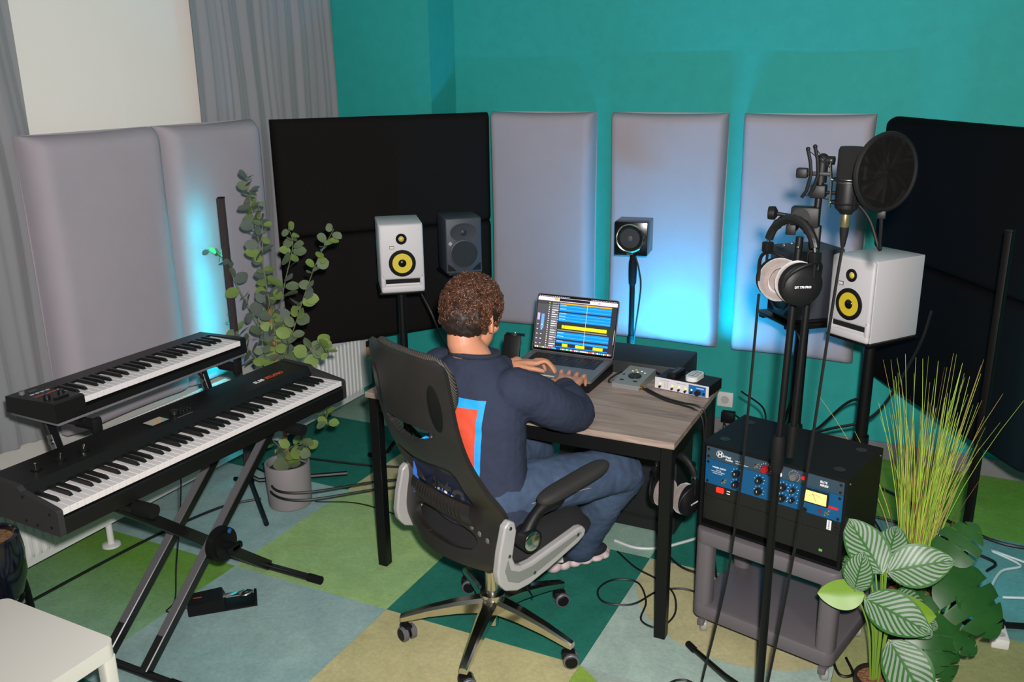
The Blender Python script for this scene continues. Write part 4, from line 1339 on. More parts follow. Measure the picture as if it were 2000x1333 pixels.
sm = MB().grid(lambda u, v: seat_pt(u, v, True), 48, 12, closed_u=True).grid(lambda u, v: seat_pt(u, v, False), 48, 6, closed_u=True)
sm.grid(lambda u, v: Vector(seat_pt(u, 1, v < .5)) * 1 if v in (0, 1) else Vector(seat_pt(u, 1, True)).lerp(Vector(seat_pt(u, 1, False)), v) + Vector((math.cos(2 * PI * u), math.sin(2 * PI * u), 0)) * .012 * math.sin(PI * v), 48, 6, closed_u=True)
obj('seat_cushion', sm, CHF, CH, smooth=60)
obj('seat_shell', MB().box(-.20, .20, -.17, .24, .395, .428, bev=.012), CHB, CH)
# arms
YZ = Matrix(((0, 0, 1, 0), (1, 0, 0, 0), (0, 1, 0, 0), (0, 0, 0, 1)))
outer = [(-.175, .60), (-.155, .615), (-.135, .605), (-.128, .575), (-.137, .53), (-.145, .49), (-.135, .462), (-.11, .447), (-.07, .447), (.0, .462), (.13, .492), (.152, .490), (.165, .474), (.158, .455), (.13, .438), (.0, .392), (-.08, .370), (-.13, .368), (-.175, .385), (-.20, .42), (-.205, .455), (-.195, .52), (-.182, .57)]
inn = [(-.178, .455), (-.165, .415), (-.125, .395), (-.07, .398), (.02, .424), (.13, .462), (.145, .470), (.135, .478), (.0, .448), (-.07, .432), (-.12, .432), (-.155, .45), (-.165, .49)]
for s_ in (-1, 1):
    x0, x1 = (.262, .290) if s_ > 0 else (-.290, -.262)
    bm = bmesh.new()
    tmp = MB().prism(outer, x0, x1, YZ)
    br = obj('arm_bracket', tmp, ALS, CH, smooth=30)
    md = br.modifiers.new('soft_edges', 'BEVEL')
    md.width = .006
    md.segments = 3
    md.limit_method = 'ANGLE'
    bm.free()
    xo = x1 if s_ > 0 else x0
    obj('bracket_inset', MB().prism(inn, min(xo, xo + s_ * .0012), max(xo, xo + s_ * .0012), YZ), mat('greenish_alloy', (128, 130, 124), .4, .2), br)
    for y, z in ((-.155, .592), (-.16, .50), (.125, .47), (-.06, .405)):
        obj('bolt', MB().lathe([(.006, 0), (.006, .002), (.003, .0035), (0, .0035)], 10, T(xo + s_ * .001, y, z) @ R('Y', s_ * PI / 2)), STEEL, br)
    xa, xb = (.275, .330) if s_ > 0 else (-.330, -.275)
    pv_ = obj('pivot', MB().cyl((xa, -.100, .545), (xb, -.100, .545), .037, n=28), BLK, CH)
    obj('pivot_cap', MB().lathe([(.0, .0035), (.02, .003), (.03, .001), (.031, 0)], 28, T(xb if s_ > 0 else xa, -.100, .545) @ R('Y', s_ * PI / 2)), CHROME, pv_)
    xm = (xa + xb) / 2
    obj('arm_bar', MB().tube(smooth_path([(xm, -.105, .56), (xm, -.075, .60), (xm, -.035, .628), (xm, .04, .642)], 5), [.024, .024, .023, .022, .021, .020, .020, .019, .019, .02, .022, .024, .026, .028, .026, .02], 12), BLK, CH)
    pad = MB()
    for k in range(25):
        pass
    def pfn(u, v):
        a, t = 2 * PI * u, v
        yy = -.055 + .30 * t
        e = (1 - abs(2 * t - 1) ** 5) ** .5 if 0 < t < 1 else 0
        return (xm + .034 * e * math.copysign(abs(math.cos(a)) ** .7, math.cos(a)), yy, .648 + .045 * t + .021 * e * math.copysign(abs(math.sin(a)) ** .8, math.sin(a)))
    obj('arm_pad', MB().grid(pfn, 28, 30, closed_u=True), mat('soft_black_pad', (34, 32, 31), .75, bump=(600, .3)), CH, smooth=180)
# gas lift, star base and castors
obj('mechanism', MB().box(-.07, .07, -.10, .10, .352, .396, bev=.006), BLK, CH)
obj('gas_lift', MB().cyl((0, 0, .17), (0, 0, .36), .0245, n=24).cyl((0, 0, .05), (0, 0, .12), .020, n=20), CHROME, CH)
obj('hub', MB().lathe([(.030, .095), (.036, .10), (.040, .155), (.040, .165), (.045, .168), (.045, .178), (.028, .182), (.0, .182)], 28), CHROME, CH)
rzc = math.radians(-24)
cst = MB()
wheel = MB().lathe([(.012, -.0105), (.024, -.0105), (.027, -.008), (.027, .008), (.024, .0105), (.012, .0105)], 22, R('Y', PI / 2)).mesh('castor_wheel')
hubm = MB().lathe([(.0, -.0125), (.019, -.0125), (.021, -.0108), (.021, .0108), (.019, .0125), (0, .0125)], 18, R('Y', PI / 2)).mesh('castor_hub')
for k in range(5):
    a = math.radians(-8 + 72 * k) - rzc
    c_, s_ = math.cos(a), math.sin(a)
    lg = MB()
    secs = [(.03, .135, .027, .026), (.12, .128, .024, .021), (.22, .110, .019, .016), (.305, .088, .015, .012), (.322, .083, .013, .010)]
    vs, fs = [], []
    for r, z, hw, hh in secs:
        for (dx, dz) in ((-hw, -hh), (hw, -hh), (hw, hh * .5), (hw * .6, hh), (-hw * .6, hh), (-hw, hh * .5)):
            vs.append((r * c_ - dx * s_, r * s_ + dx * c_, z + dz))
    for i in range(len(secs) - 1):
        for j in range(6):
            fs.append((i * 6 + j, i * 6 + (j + 1) % 6, (i + 1) * 6 + (j + 1) % 6, (i + 1) * 6 + j))
    fs += [(5, 4, 3, 2, 1, 0), tuple(24 + j for j in range(6))]
    obj('star_leg', MB().add(vs, fs), CHROME, CH, smooth=40)
    cx, cy = .305 * c_, .305 * s_
    ca = math.radians(-37 + [0, 12, -8, -55, 15][k])
    cm = T(cx, cy, 0) @ R('Z', ca)
    cs = obj('castor', MB().cyl((0, 0, .05), (0, 0, .085), .006, n=10).box(-.016, .016, -.022, .024, .028, .058, bev=.008), BLK, CH, M=cm)
    for dx in (-.016, .016):
        w2 = obj('castor_wheel', wheel, mat('castor_grey', (92, 91, 96), .45), cs, M=T(dx, .008, .027))
        obj('castor_hub', hubm, BLK, cs, M=T(dx * 1.06, .008, .027))
obj('tilt_lever', MB().tube([(.06, .06, .37), (.16, .08, .365), (.20, .085, .36)], .006, 8), BLK, CH)
tg = obj('hang_tag', MB().box(-.024, .024, -.002, .002, -.11, -.03, bev=.0015), BLK, CH, M=T(.075, .055, .25) @ R('X', .55) @ R('Z', -.4))
decal('tag_print', [(-.012 + .002 * (i % 3), .012 - .003 * (i % 2), -.095 + i * .007, -.092 + i * .007, (200, 200, 205), 1) for i in range(8)], tg, T(0, -.0021, 0) @ R('X', PI / 2))
obj('tag_strap', MB().tube([(.075, .055, .36), (.08, .06, .30), (.075, .055, .228)], .004, 6), BLK, CH)
# ------------------------------------------------------------------ the person at the desk
from mathutils.bvhtree import BVHTree


def remesh(mb, voxel, it=6, fac=.5, nz=None):
    me = mb.mesh('tmp', 0)
    o = bpy.data.objects.new('tmp', me)
    COL.objects.link(o)
    r = o.modifiers.new('r', 'REMESH')
    r.mode = 'VOXEL'
    r.voxel_size = voxel
    s_ = o.modifiers.new('s', 'SMOOTH')
    s_.iterations = it
    s_.factor = fac
    bpy.context.view_layer.update()
    m2 = bpy.data.meshes.new_from_object(o.evaluated_get(bpy.context.evaluated_depsgraph_get()))
    bpy.data.objects.remove(o)
    bpy.data.meshes.remove(me)
    m2.materials.clear()
    if nz:
        nn = [v.normal.copy() for v in m2.vertices]
        co = []
        for v, q in zip(m2.vertices, nn):
            p = v.co + q * nz(v.co)
            co += [p.x, p.y, p.z]
        m2.vertices.foreach_set('co', co)
    m2.polygons.foreach_set('use_smooth', [True] * len(m2.polygons))
    m2.update()
    return m2


def loft(mb, secs, n=28, k=5):
    """secs: (center, right, fwd, a, b); smooth stack of ellipses"""
    C_ = smooth_path([s_[0] for s_ in secs], k)
    A_ = smooth_path([(s_[3], s_[4], 0) for s_ in secs], k)
    rr = smooth_path([s_[1] for s_ in secs], k)
    ff = smooth_path([s_[2] for s_ in secs], k)
    vs, fs = [], []
    m = len(C_)
    for i in range(m):
        for j in range(n):
            a = 2 * PI * j / n
            vs.append(C_[i] + rr[i] * A_[i].x * math.cos(a) + ff[i] * A_[i].y * math.sin(a))
    for i in range(m - 1):
        for j in range(n):
            fs.append((i * n + j, i * n + (j + 1) % n, (i + 1) * n + (j + 1) % n, (i + 1) * n + j))
    fs += [tuple(range(n - 1, -1, -1)), tuple((m - 1) * n + j for j in range(n))]
    return mb.add(vs, fs)


def limb(mb, pts, rs, n=20, k=5, flat=1.0):
    P = smooth_path(pts, k)
    r = [v.x for v in smooth_path([(q, 0, 0) for q in rs], k)]
    mb.tube(P, r, n, flat=flat)
    mb.ball(tuple(P[0]), r[0] * .98, 16, 10)
    mb.ball(tuple(P[-1]), r[-1] * .98, 16, 10)
    return mb


SKIN = mat('skin', (196, 136, 106), .5, sss=.15, noise=(14, .06))
NAV = mat('navy_sweatshirt', (46, 52, 70), .92, spec=.2, noise=(40, .06), bump=(500, .35))
JEA = mat('blue_denim', (66, 82, 106), .9, spec=.2, noise=(9, .32), bump=(900, .4))
pF, pR = Vector((.30, .954, 0)), Vector((.954, -.30, 0))      # pelvis facing / right
tF, tR = Vector((.20, .98, 0)), Vector((.98, -.20, 0))        # shoulders
hF = Vector((.06, .93, -.34)).normalized()                     # head facing, looking down at the screen
hR = Vector((.998, -.06, 0)).normalized()
hU = hR.cross(hF)
HC = Vector((-1.352, 2.452, 1.148))
SHR, SHL = Vector((-1.150, 2.393, .940)), Vector((-1.506, 2.467, .945))
ELR, ELL = Vector((-1.070, 2.635, .795)), Vector((-1.56, 2.70, .80))
WRR, WRL = Vector((-1.166, 2.782, .816)), Vector((-1.462, 2.895, .828))
HPR, HPL = Vector((-1.205, 2.365, .578)), Vector((-1.395, 2.425, .578))
KNR, KNL = Vector((-.955, 2.815, .525)), Vector((-1.335, 2.87, .53))
ANR, ANL = Vector((-1.175, 2.955, .115)), Vector((-1.365, 2.80, .12))


def hp(x, y, z):
    return HC + hR * x + hF * y + hU * z


body = MB()
# head: skull, jaw, face, ears, neck
M_h = Matrix(((hR.x, hF.x, hU.x, HC.x), (hR.y, hF.y, hU.y, HC.y), (hR.z, hF.z, hU.z, HC.z), (0, 0, 0, 1)))
body.ball((0, -.010, .022), (.075, .095, .092), 28, 20, M_h)
body.ball((0, .038, -.045), (.058, .058, .070), 24, 16, M_h)
body.ball((0, .062, -.078), (.030, .032, .026), 16, 12, M_h)
body.ball((0, .100, -.020), (.012, .020, .018), 12, 10, M_h)
body.ball((0, .092, .004), (.008, .016, .028), 12, 10, M_h)
body.ball((0, .086, -.056), (.024, .012, .008), 12, 8, M_h)
body.ball((0, .084, .026), (.055, .014, .010), 16, 8, M_h)
for s_ in (-1, 1):
    body.ball((s_ * .038, .070, -.022), (.024, .022, .022), 14, 10, M_h)
    ear = T(s_ * .078, -.012, -.018) @ R('Z', s_ * .45) @ R('Y', s_ * -.15)
    body.ball((0, 0, 0), (.008, .019, .031), 16, 12, M_h @ ear)
    body.tube([(s_ * .006, .019 * math.cos(t * PI / 8) , .031 * math.sin(t * PI / 8)) for t in range(-3, 12)], .0048, 8, M_h @ ear)
nb = Vector((-1.330, 2.425, 1.01))
limb(body, [hp(0, -.022, -.03), hp(0, -.030, -.085), nb, nb - Vector((0, 0, .06))], [.054, .053, .058, .075])
# trunk and limbs inside the clothes
loft(body, [(Vector((-1.30, 2.392, .51)), pR, pF, .15, .10), (Vector((-1.305, 2.395, .60)), pR, pF, .15, .105), (Vector((-1.315, 2.40, .75)), tR, tF, .15, .10), (Vector((-1.33, 2.415, .90)), tR, tF, .16, .10), (Vector((-1.33, 2.425, .975)), tR, tF, .12, .07)])
limb(body, [SHR, ELR, WRR], [.05, .04, .028])
limb(body, [SHL, ELL, WRL], [.05, .04, .028])
limb(body, [HPR, KNR, ANR], [.075, .055, .04])
limb(body, [HPL, KNL, ANL], [.075, .055, .04])

def hand(mb, wr, fwd, right, up, thumb, curl):
    """thumb = +1 thumb on the +right side"""
    P = lambda x, y, z: wr + (right * x + fwd * y + up * z) * 1.24
    limb(mb, [wr - fwd * .03, P(0, .01, 0), P(0, .03, .002)], [.027, .026, .027], flat=.8)
    for x in (-.028, -.010, .010, .028):
        limb(mb, [P(x * .7, .02, 0), P(x, .06, .004), P(x * 1.05, .088, .004)], [.014, .0135, .0105], 12)
    L_ = {-1: (.064, .074, .068, .052), 1: (.052, .068, .074, .064)}[thumb]
    for x, ln, cu in zip((-.031, -.0105, .0105, .031), L_, curl):
        kx = x * 1.04
        sp = x * .25
        limb(mb, [P(kx, .086, .005), P(kx + sp * .4, .086 + ln * .42, .005 + .012 * (1 - cu)), P(kx + sp * .8, .086 + ln * (.80 - .12 * cu), -.004 - .010 * cu), P(kx + sp, .086 + ln * (.98 - .28 * cu), -.016 - .012 * cu)], [.0098, .0092, .0084, .0068], 12)
    t = thumb
    limb(mb, [P(t * .022, .022, -.004), P(t * .043, .052, -.008), P(t * .053, .080, -.012), P(t * .055, .102, -.017)], [.0145, .0115, .0102, .0080], 12)


rf = Vector((-.22, .96, -.06)).normalized()
ru = Vector((.10, .10, 1)); ru = (ru - rf * ru.dot(rf)).normalized()
hand(body, WRR + Vector((-.002, .015, .006)), rf, rf.cross(ru), ru, -1, (.55, .5, .55, .6))
lf = Vector((.80, .58, -.08)).normalized()
lu = Vector((-.22, .12, 1)); lu = (lu - lf * lu.dot(lf)).normalized()
hand(body, WRL + Vector((.008, .006, .012)), lf, lf.cross(lu), lu, 1, (.55, .45, .45, .5))
PER = obj('person', remesh(body, .0042, 5, .5), SKIN)
tag(PER, 'person with curly brown hair, navy sweatshirt and jeans, typing on the laptop', 'person')
for s_ in (-1, 1):
    e = obj('eye', MB().ball((s_ * .031, .079, .005), .0115, 14, 10, M_h), mat('eye_white', (230, 228, 224), .2), PER)
    obj('iris', MB().ball((s_ * .031, .0885, .004), (.0048, .003, .0048), 10, 8, M_h), mat('brown_iris', (60, 38, 24), .2), e)
    obj('eyebrow', MB().tube([hp(s_ * (.016 + .008 * t), .094 - .004 * t, .030 + .003 * t - .0012 * t * t) for t in range(5)], .003, 6), mat('brown_hair_short', (58, 40, 30), .8), PER)

# sweatshirt
def folds(p):
    q = Vector((p.x * 9, p.y * 9, p.z * 5))
    n = mnoise.noise(q) * .0045 + mnoise.noise(Vector((p.x * 22 + p.z * 14, p.y * 20, p.z * 22))) * .0028
    return n + .0016 * mnoise.noise(p * 60)


sw = MB()
loft(sw, [(Vector((-1.290, 2.385, .505)), pR, pF, .188, .142), (Vector((-1.295, 2.388, .56)), pR, pF, .190, .146), (Vector((-1.303, 2.39, .66)), pR, pF, .176, .132), (Vector((-1.316, 2.395, .78)), tR, tF, .180, .130), (Vector((-1.327, 2.405, .87)), tR, tF, .190, .130), (Vector((-1.330, 2.415, .935)), tR, tF, .182, .115), (Vector((-1.330, 2.422, .985)), tR, tF, .142, .100), (Vector((-1.330, 2.425, 1.018)), tR, tF, .096, .085), (Vector((-1.333, 2.428, 1.038)), tR, tF, .072, .074)], 32)
limb(sw, [SHR + Vector((-.03, 0, .0)), SHR + Vector((.012, .05, -.03)), (SHR + ELR) / 2 + Vector((.018, 0, -.012)), ELR + Vector((.006, .0, -.002)), (ELR + WRR) / 2 + Vector((.008, 0, .004)), WRR], [.074, .075, .071, .064, .057, .042])
limb(sw, [SHL + Vector((.03, 0, .0)), SHL + Vector((-.012, .05, -.03)), (SHL + ELL) / 2 + Vector((-.018, 0, -.01)), ELL, (ELL + WRL) / 2 + Vector((0, 0, .010)), WRL], [.080, .078, .072, .064, .056, .042])
swm = remesh(sw, .0062, 6, .5, folds)
SW = obj('sweatshirt', swm, NAV, PER)
for wr, el in ((WRR, ELR), (WRL, ELL)):
    d = (wr - el).normalized()
    obj('cuff', MB().tube([wr - d * .018, wr - d * .008, wr + d * .010, wr + d * .014], [.046, .0465, .0445, .036], 24), mat('navy_rib', (34, 40, 56), .95, bump=(300, .5)), PER)
obj('collar', MB().tube([Vector((-1.333, 2.428, 1.037)) + tR * .076 * math.cos(t * PI / 18) + tF * (.079 * math.sin(t * PI / 18)) + Vector((0, 0, -.010 * math.sin(t * PI / 18))) for t in range(36)], .0085, 8, closed=True), mat('navy_rib', (34, 40, 56), .95), PER)
# print on the back, wrapped onto the cloth
bvh = BVHTree.FromPolygons([v.co for v in swm.vertices], [tuple(p.vertices) for p in swm.polygons])


def on_back(x, z, off=.0022):
    o_ = Vector((-1.318, 2.395, z)) + tR * x - tF * .4
    h = bvh.ray_cast(o_, tF)
    return (h[0] - tF * off) if h[0] else o_ + tF * .27


def back_print(x, z):
    if abs(x) > .118 or z > .845 or z < .655:
        if z < .655:
            return (40, 96, 190) if z > .60 else (40, 92, 180)
        return (20, 150, 225)
    if abs(x + .055) + abs(z - .795) * .9 < .072 or (abs(x) < .05 and z < .70 and (x / .05) ** 2 + ((z - .655) / .045) ** 2 < 1):
        return (232, 232, 236)
    return (206, 72, 44)


NX, NZ_ = 48, 56
x0, x1, z0, z1 = -.138, .138, .560, .928
PX = -.03
P = [[on_back(PX + x0 + (x1 - x0) * i / NX, z0 + (z1 - z0) * j / NZ_) for i in range(NX + 1)] for j in range(NZ_ + 1)]
me = bpy.data.meshes.new('back_print')
me.from_pydata([p for r_ in P for p in r_], [], [(j * (NX + 1) + i, j * (NX + 1) + i + 1, (j + 1) * (NX + 1) + i + 1, (j + 1) * (NX + 1) + i) for j in range(NZ_) for i in range(NX)])
cols, mi = {}, []
for j in range(NZ_):
    for i in range(NX):
        c_ = back_print(x0 + (x1 - x0) * (i + .5) / NX, .565 + .303 * (j + .5) / NZ_)
        if c_ not in cols:
            cols[c_] = len(cols)
            me.materials.append(mat('print_ink_%d_%d_%d' % c_, c_, .7))
        mi.append(cols[c_])
me.polygons.foreach_set('material_index', mi)
me.polygons.foreach_set('use_smooth', [True] * len(mi))
pr_o = obj('back_print', me, None, SW)
tx = text('lettering', 'arto', .105, mat('print_ink_white', (225, 225, 230), .7), SW, Matrix(), ext=0, align='CENTER', bold=.002)
for v in tx.data.vertices:
    v.co = on_back(v.co.x + .01 + PX, v.co.y * 1.1 + .580, .0065)

# jeans
def jfold(p):
    return mnoise.noise(Vector((p.x * 10, p.y * 10, p.z * 13))) * .005 + mnoise.noise(p * 34) * .0025


jn = MB()
jn.ball((-1.30, 2.385, .575), (.165, .135, .088), 24, 16)
limb(jn, [HPR + Vector((-.01, -.02, 0)), (HPR + KNR) / 2 + Vector((0, 0, .012)), KNR, KNR.lerp(ANR, .35), KNR.lerp(ANR, .7), ANR + Vector((0, 0, -.0))], [.098, .090, .076, .070, .072, .074])
limb(jn, [HPL, (HPL + KNL) / 2 + Vector((0, 0, .012)), KNL, KNL.lerp(ANL, .35), KNL.lerp(ANL, .7), ANL], [.098, .090, .076, .070, .072, .074])
JN = obj('jeans', remesh(jn, .0062, 6, .5, jfold), JEA, PER)
dR = (KNR - HPR).normalized()
sdR = dR.cross(Vector((0, 0, 1))).normalized()
obj('side_seam', MB().tube([HPR.lerp(KNR, t / 12) + sdR * (.099 - .022 * t / 12) + Vector((0, 0, .012 - .012 * abs(t / 12 - .5))) for t in range(1, 13)], .0016, 6), mat('seam_thread', (150, 130, 120), .8), JN)

# hair: thick curls on top, cropped sides and nape
HAIR = mat('brown_curls', (74, 45, 30), .34, noise=(18, .4))
HAIRS = mat('cropped_brown_hair', (74, 52, 42), .75, noise=(160, .35), bump=(420, .9, .004))
hm = MB().ball((0, -.012, .040), (.090, .104, .090), 40, 28, M_h)
hm.ball((0, -.048, -.002), (.079, .076, .080), 30, 20, M_h)
rnd = random.Random(11)
hb_ = remesh(hm, .005, 4, .5, lambda p: mnoise.noise(p * 55) * .006 + mnoise.noise(p * 120) * .003)
HR = obj('hair', hb_, mat('brown_hair_base', (34, 21, 15), .6), PER)
cap = MB().grid(lambda u, v: M_h @ Vector((.0782 * math.cos(2 * PI * u) * math.sin(.5 * PI + v * .62), -.012 + .0985 * math.sin(2 * PI * u) * math.sin(.5 * PI + v * .62) * (1 if math.sin(2 * PI * u) < 0 else .55), .022 - .01 + .0955 * math.cos(.5 * PI + v * .62) * 1.15)), 48, 12, closed_u=True)
obj('cropped_hair', cap, HAIRS, PER, smooth=180)
curls = MB()
for i in range(1350):
    th = math.acos(1 - rnd.random() * 1.42)
    ph = rnd.uniform(0, 2 * PI)
    n = Vector((math.sin(th) * math.cos(ph), math.sin(th) * math.sin(ph), math.cos(th)))
    if n.y > .62 and n.z < .35:
        continue
    if abs(n.x) > .8 and n.z < -.02 and n.y > -.2:
        continue
    base = Vector((.089 * n.x, -.014 + .106 * n.y, .032 + .102 * n.z + (-.05 * abs(n.z) if n.z < 0 and n.y < 0 else 0)))
    n = n.normalized()
    t1 = n.orthogonal().normalized()
    t1 = (Matrix.Rotation(rnd.uniform(0, 2 * PI), 3, n) @ t1)
    t2 = n.cross(t1)
    r = rnd.uniform(.0065, .012)
    turns = rnd.uniform(.9, 1.7)
    rise = rnd.uniform(.002, .011)
    pts = []
    for k in range(9):
        a = turns * 2 * PI * k / 8
        pts.append(M_h @ (base + t1 * r * math.cos(a) + t2 * r * math.sin(a) * .8 + n * (rise * k / 8 + .003 * math.sin(a + 1))))
    curls.tube(pts, [.0014, .0026, .0029, .0030, .0030, .0029, .0026, .002, .0008], 4)
cu_ = obj('curls', curls, HAIR, HR, smooth=180)
cu_['kind'] = 'stuff'


# shoes
def shoe(pos, ang, label):
    o = obj('shoe', MB(), None, PER) if False else None
    M = T(*pos) @ R('Z', ang)
    so_ = MB()
    for x, w_, h_, r in ((.03, .036, .030, .036), (.075, .035, .026, .034), (.125, .034, .022, .034), (.175, .038, .020, .036), (.225, .040, .018, .038), (.262, .034, .017, .030)):
        so_.ball((x, 0, h_), (r, w_ + .004, h_), 18, 10)
        so_.ball((x + .02, .012, h_), (r * .8, w_ - .008, h_ * .97), 16, 8)
    so_.box(.01, .275, -.03, .03, .012, .034, bev=.01)
    sole = obj('shoe', remesh(so_, .005, 3, .4), mat('pale_pink_foam', (206, 186, 186), .6), PER, M=M, label=label)
    up = MB()
    up.ball((.06, 0, .070), (.062, .036, .050), 20, 14)
    up.ball((.15, 0, .058), (.085, .037, .040), 20, 14)
    up.ball((.225, 0, .046), (.058, .036, .026), 20, 14)
    up.tube([(.045, 0, .07), (.052, 0, .12)], [.036, .038], 16)
    upp = obj('shoe_upper', remesh(up, .005, 4, .5), mat('navy_knit_shoe', (28, 32, 46), .85, bump=(600, .4)), sole)
    refl = mat('reflective_patch', (226, 218, 210), .4)
    for s_ in (-1, 1):
        obj('side_patch', MB().add([(.135, s_ * .042, .05), (.19, s_ * .0415, .045), (.165, s_ * .037, .075), (.13, s_ * .034, .082)], [(0, 1, 2, 3)]).add([(.135, s_ * .036, .05), (.19, s_ * .0355, .045), (.165, s_ * .031, .075), (.13, s_ * .028, .082)], [(0, 1, 2, 3)]), refl, sole)
        obj('heel_patch', MB().add([(.012, s_ * .034, .060), (.055, s_ * .041, .055), (.05, s_ * .040, .10), (.012, s_ * .034, .10)], [(0, 1, 2, 3)]).add([(.012, s_ * .03, .060), (.055, s_ * .035, .055), (.05, s_ * .034, .10), (.012, s_ * .03, .10)], [(0, 1, 2, 3)]), refl, sole)
    return sole


shoe((-1.280, 2.870, 0), math.atan2(.20, .146), 'right sneaker with chunky pale pink sole')
shoe((-1.395, 2.735, 0), math.atan2(.24, .1), 'left sneaker behind the chair base')
# ------------------------------------------------------------------ trolley with the rack of outboard gear
CG = mat('grey_trolley_plastic', (96, 90, 94), .5, bump=(300, .08))
CRZ = math.radians(-13.5)
ct = thing('trolley', 'grey plastic two-tier trolley on castors carrying the black rack case', 'trolley', (-.668, 2.732, 0), CRZ)
CW, CD = .50, .37


def rslab(x0, x1, y0, y1, r, z0, z1, bev=.008):
    m_ = MB().prism(rrect(x0, x1, y0, y1, r, 6), z0, z1)
    bm = bmesh.new()
    me = m_.mesh('tmp', 0)
    bm.from_mesh(me)
    bpy.data.meshes.remove(me)
    ed = [e for e in bm.edges if abs(e.verts[0].co.z - e.verts[1].co.z) < 1e-6]
    bmesh.ops.bevel(bm, geom=ed, offset=bev, segments=2, profile=.5, affect='EDGES')
    return MB().bm(bm)


obj('top_tray', rslab(0, CW, 0, CD, .035, .355, .408), CG, ct)
obj('bottom_shelf', rslab(0, CW, 0, CD, .035, .072, .125), CG, ct)
for i, (x, y) in enumerate(((.004, .004), (CW - .064, .004), (.004, CD - .064), (CW - .064, CD - .064))):
    obj('corner_post', MB().prism(rrect(x, x + .06, y, y + .06, .022, 5), .120, .360), CG, ct)
    cx, cy = x + .03, y + .03
    cs = obj('castor', MB().cyl((cx, cy, .05), (cx, cy, .075), .007, n=10).box(cx - .012, cx + .012, cy - .02, cy + .02, .03, .056, bev=.005), CG, ct)
    obj('castor_wheel', MB().lathe([(.0, -.011), (.022, -.011), (.025, -.008), (.025, .008), (.022, .011), (0, .011)], 20, T(cx, cy + .006, .025) @ R('Z', .6) @ R('Y', PI / 2)), mat('castor_light_grey', (150, 146, 142), .4), cs)
    obj('wheel_hub', MB().cyl((cx - .0145, cy + .002, .025), (cx + .0145, cy + .002, .025), .005, n=10), STEEL, cs)

RK = thing('rack_case', 'black 19-inch rack case with two blue audio units on the grey trolley', 'rack', (-.660, 2.762, .408), math.radians(-13.8))
RW, RD, RH = .486, .308, .308
RBL = mat('rack_black', (13, 14, 15), .55, spec=.2, bump=(400, .1))
shell = MB()
t_ = .010
shell.box(0, RW, .0, RD, 0, t_).box(0, RW, 0, RD, RH - t_, RH).box(0, t_, 0, RD, t_, RH - t_).box(RW - t_, RW, 0, RD, t_, RH - t_).box(t_, RW - t_, RD - t_, RD, t_, RH - t_)
obj('case_shell', shell, RBL, RK, smooth=0)
for x in (.05, RW - .05):
    for y in (.06, RD - .06):
        obj('stacking_recess', MB().lathe([(.018, .0005), (.018, .001), (.0, .001)], 18), mat('recess_black', (8, 8, 8), .4), RK, M=T(x, y, RH))
for x, y, z in ((RW, .02, .02), (RW, .02, RH - .02), (RW, RD - .02, RH - .02), (RW, RD - .02, .02)):
    obj('case_screw', MB().cyl((x, y, z), (x + .0015, y, z), .004, n=8), STEEL, RK)
RX = R('X', PI / 2)
U = .0445


def unit(name, zt, hu, m_, label):
    o = obj(name, MB().box(t_ + .002, RW - t_ - .002, .004, .010, zt - hu * U + .0006, zt - .0006, bev=.001, seg=1), m_, RK, label=label)
    obj('unit_chassis', MB().box(t_ + .03, RW - t_ - .03, .010, .22, zt - hu * U + .003, zt - .003), BLK, o)
    for x in (t_ + .012, RW - t_ - .012):
        for z in ((zt - .010, zt - hu * U + .010)):
            obj('rack_screw', MB().lathe([(.0048, 0), (.0048, .0015), (.002, .0025), (0, .0025)], 10, T(x, .004, z) @ RX), KEYB, o)
    return o


def knob(o, x, z, r=.0095, dr=.016, m_=KEYB, ang=.5):
    k_ = obj('knob', MB().lathe([(r, 0), (r * .95, dr * .8), (r * .8, dr), (0, dr)], 18, T(x, .004, z) @ RX), m_, o)
    return k_


ZT = RH - t_ - .004
u1 = unit('preamp_unit', ZT, 1, mat('slate_blue_panel', (46, 66, 80), .45), 'slate blue one-unit preamp with the round logo')
z1_ = ZT - U / 2
PF = lambda x, z: T(x, .0036, z) @ RX
obj('logo_ring', MB().tube([(.0115 * math.cos(i * PI / 14), .0115 * math.sin(i * PI / 14), 0) for i in range(28)], .0009, 5, closed=True), PRINTW, u1, M=PF(.062, z1_ + .004))
text('lettering', 'H', .020, PRINTW, u1, PF(.0555, z1_ - .003), bold=.0006)
text('lettering', 'eritage', .011, PRINTW, u1, PF(.072, z1_ - .002), bold=.0002)
text('lettering', 'Audio', .011, PRINTW, u1, PF(.082, z1_ - .012), bold=.0002)
text('lettering', 'HA-73', .0065, PRINTW, u1, PF(.118, z1_ - .007))
text('lettering', 'TRANSFORMER PREAMP', .0042, PRINTW, u1, PF(.118, z1_ - .014))
text('lettering', 'ELITE', .0095, PRINTW, u1, PF(.400, z1_ + .003), bold=.0003)
text('lettering', 'SERIES', .0095, PRINTW, u1, PF(.400, z1_ - .008), bold=.0003)
obj('toggle_switch', MB().lathe([(.007, 0), (.007, .003), (.003, .004), (.0035, .016), (0, .017)], 12, T(.192, .004, z1_) @ RX), CHROME, u1)
knob(u1, .222, z1_ - .003, .013, .018, mat('red_knob', (150, 24, 30), .35))
for i in range(11):
    a = math.radians(215 - i * 25)
    obj('scale_mark', MB().box(-.0018, .0018, -.0005, .0005, 0, .0004), PRINTW, u1, M=PF(.222 + .0185 * math.cos(a), z1_ - .003 + .0185 * math.sin(a)) @ R('Z', a))
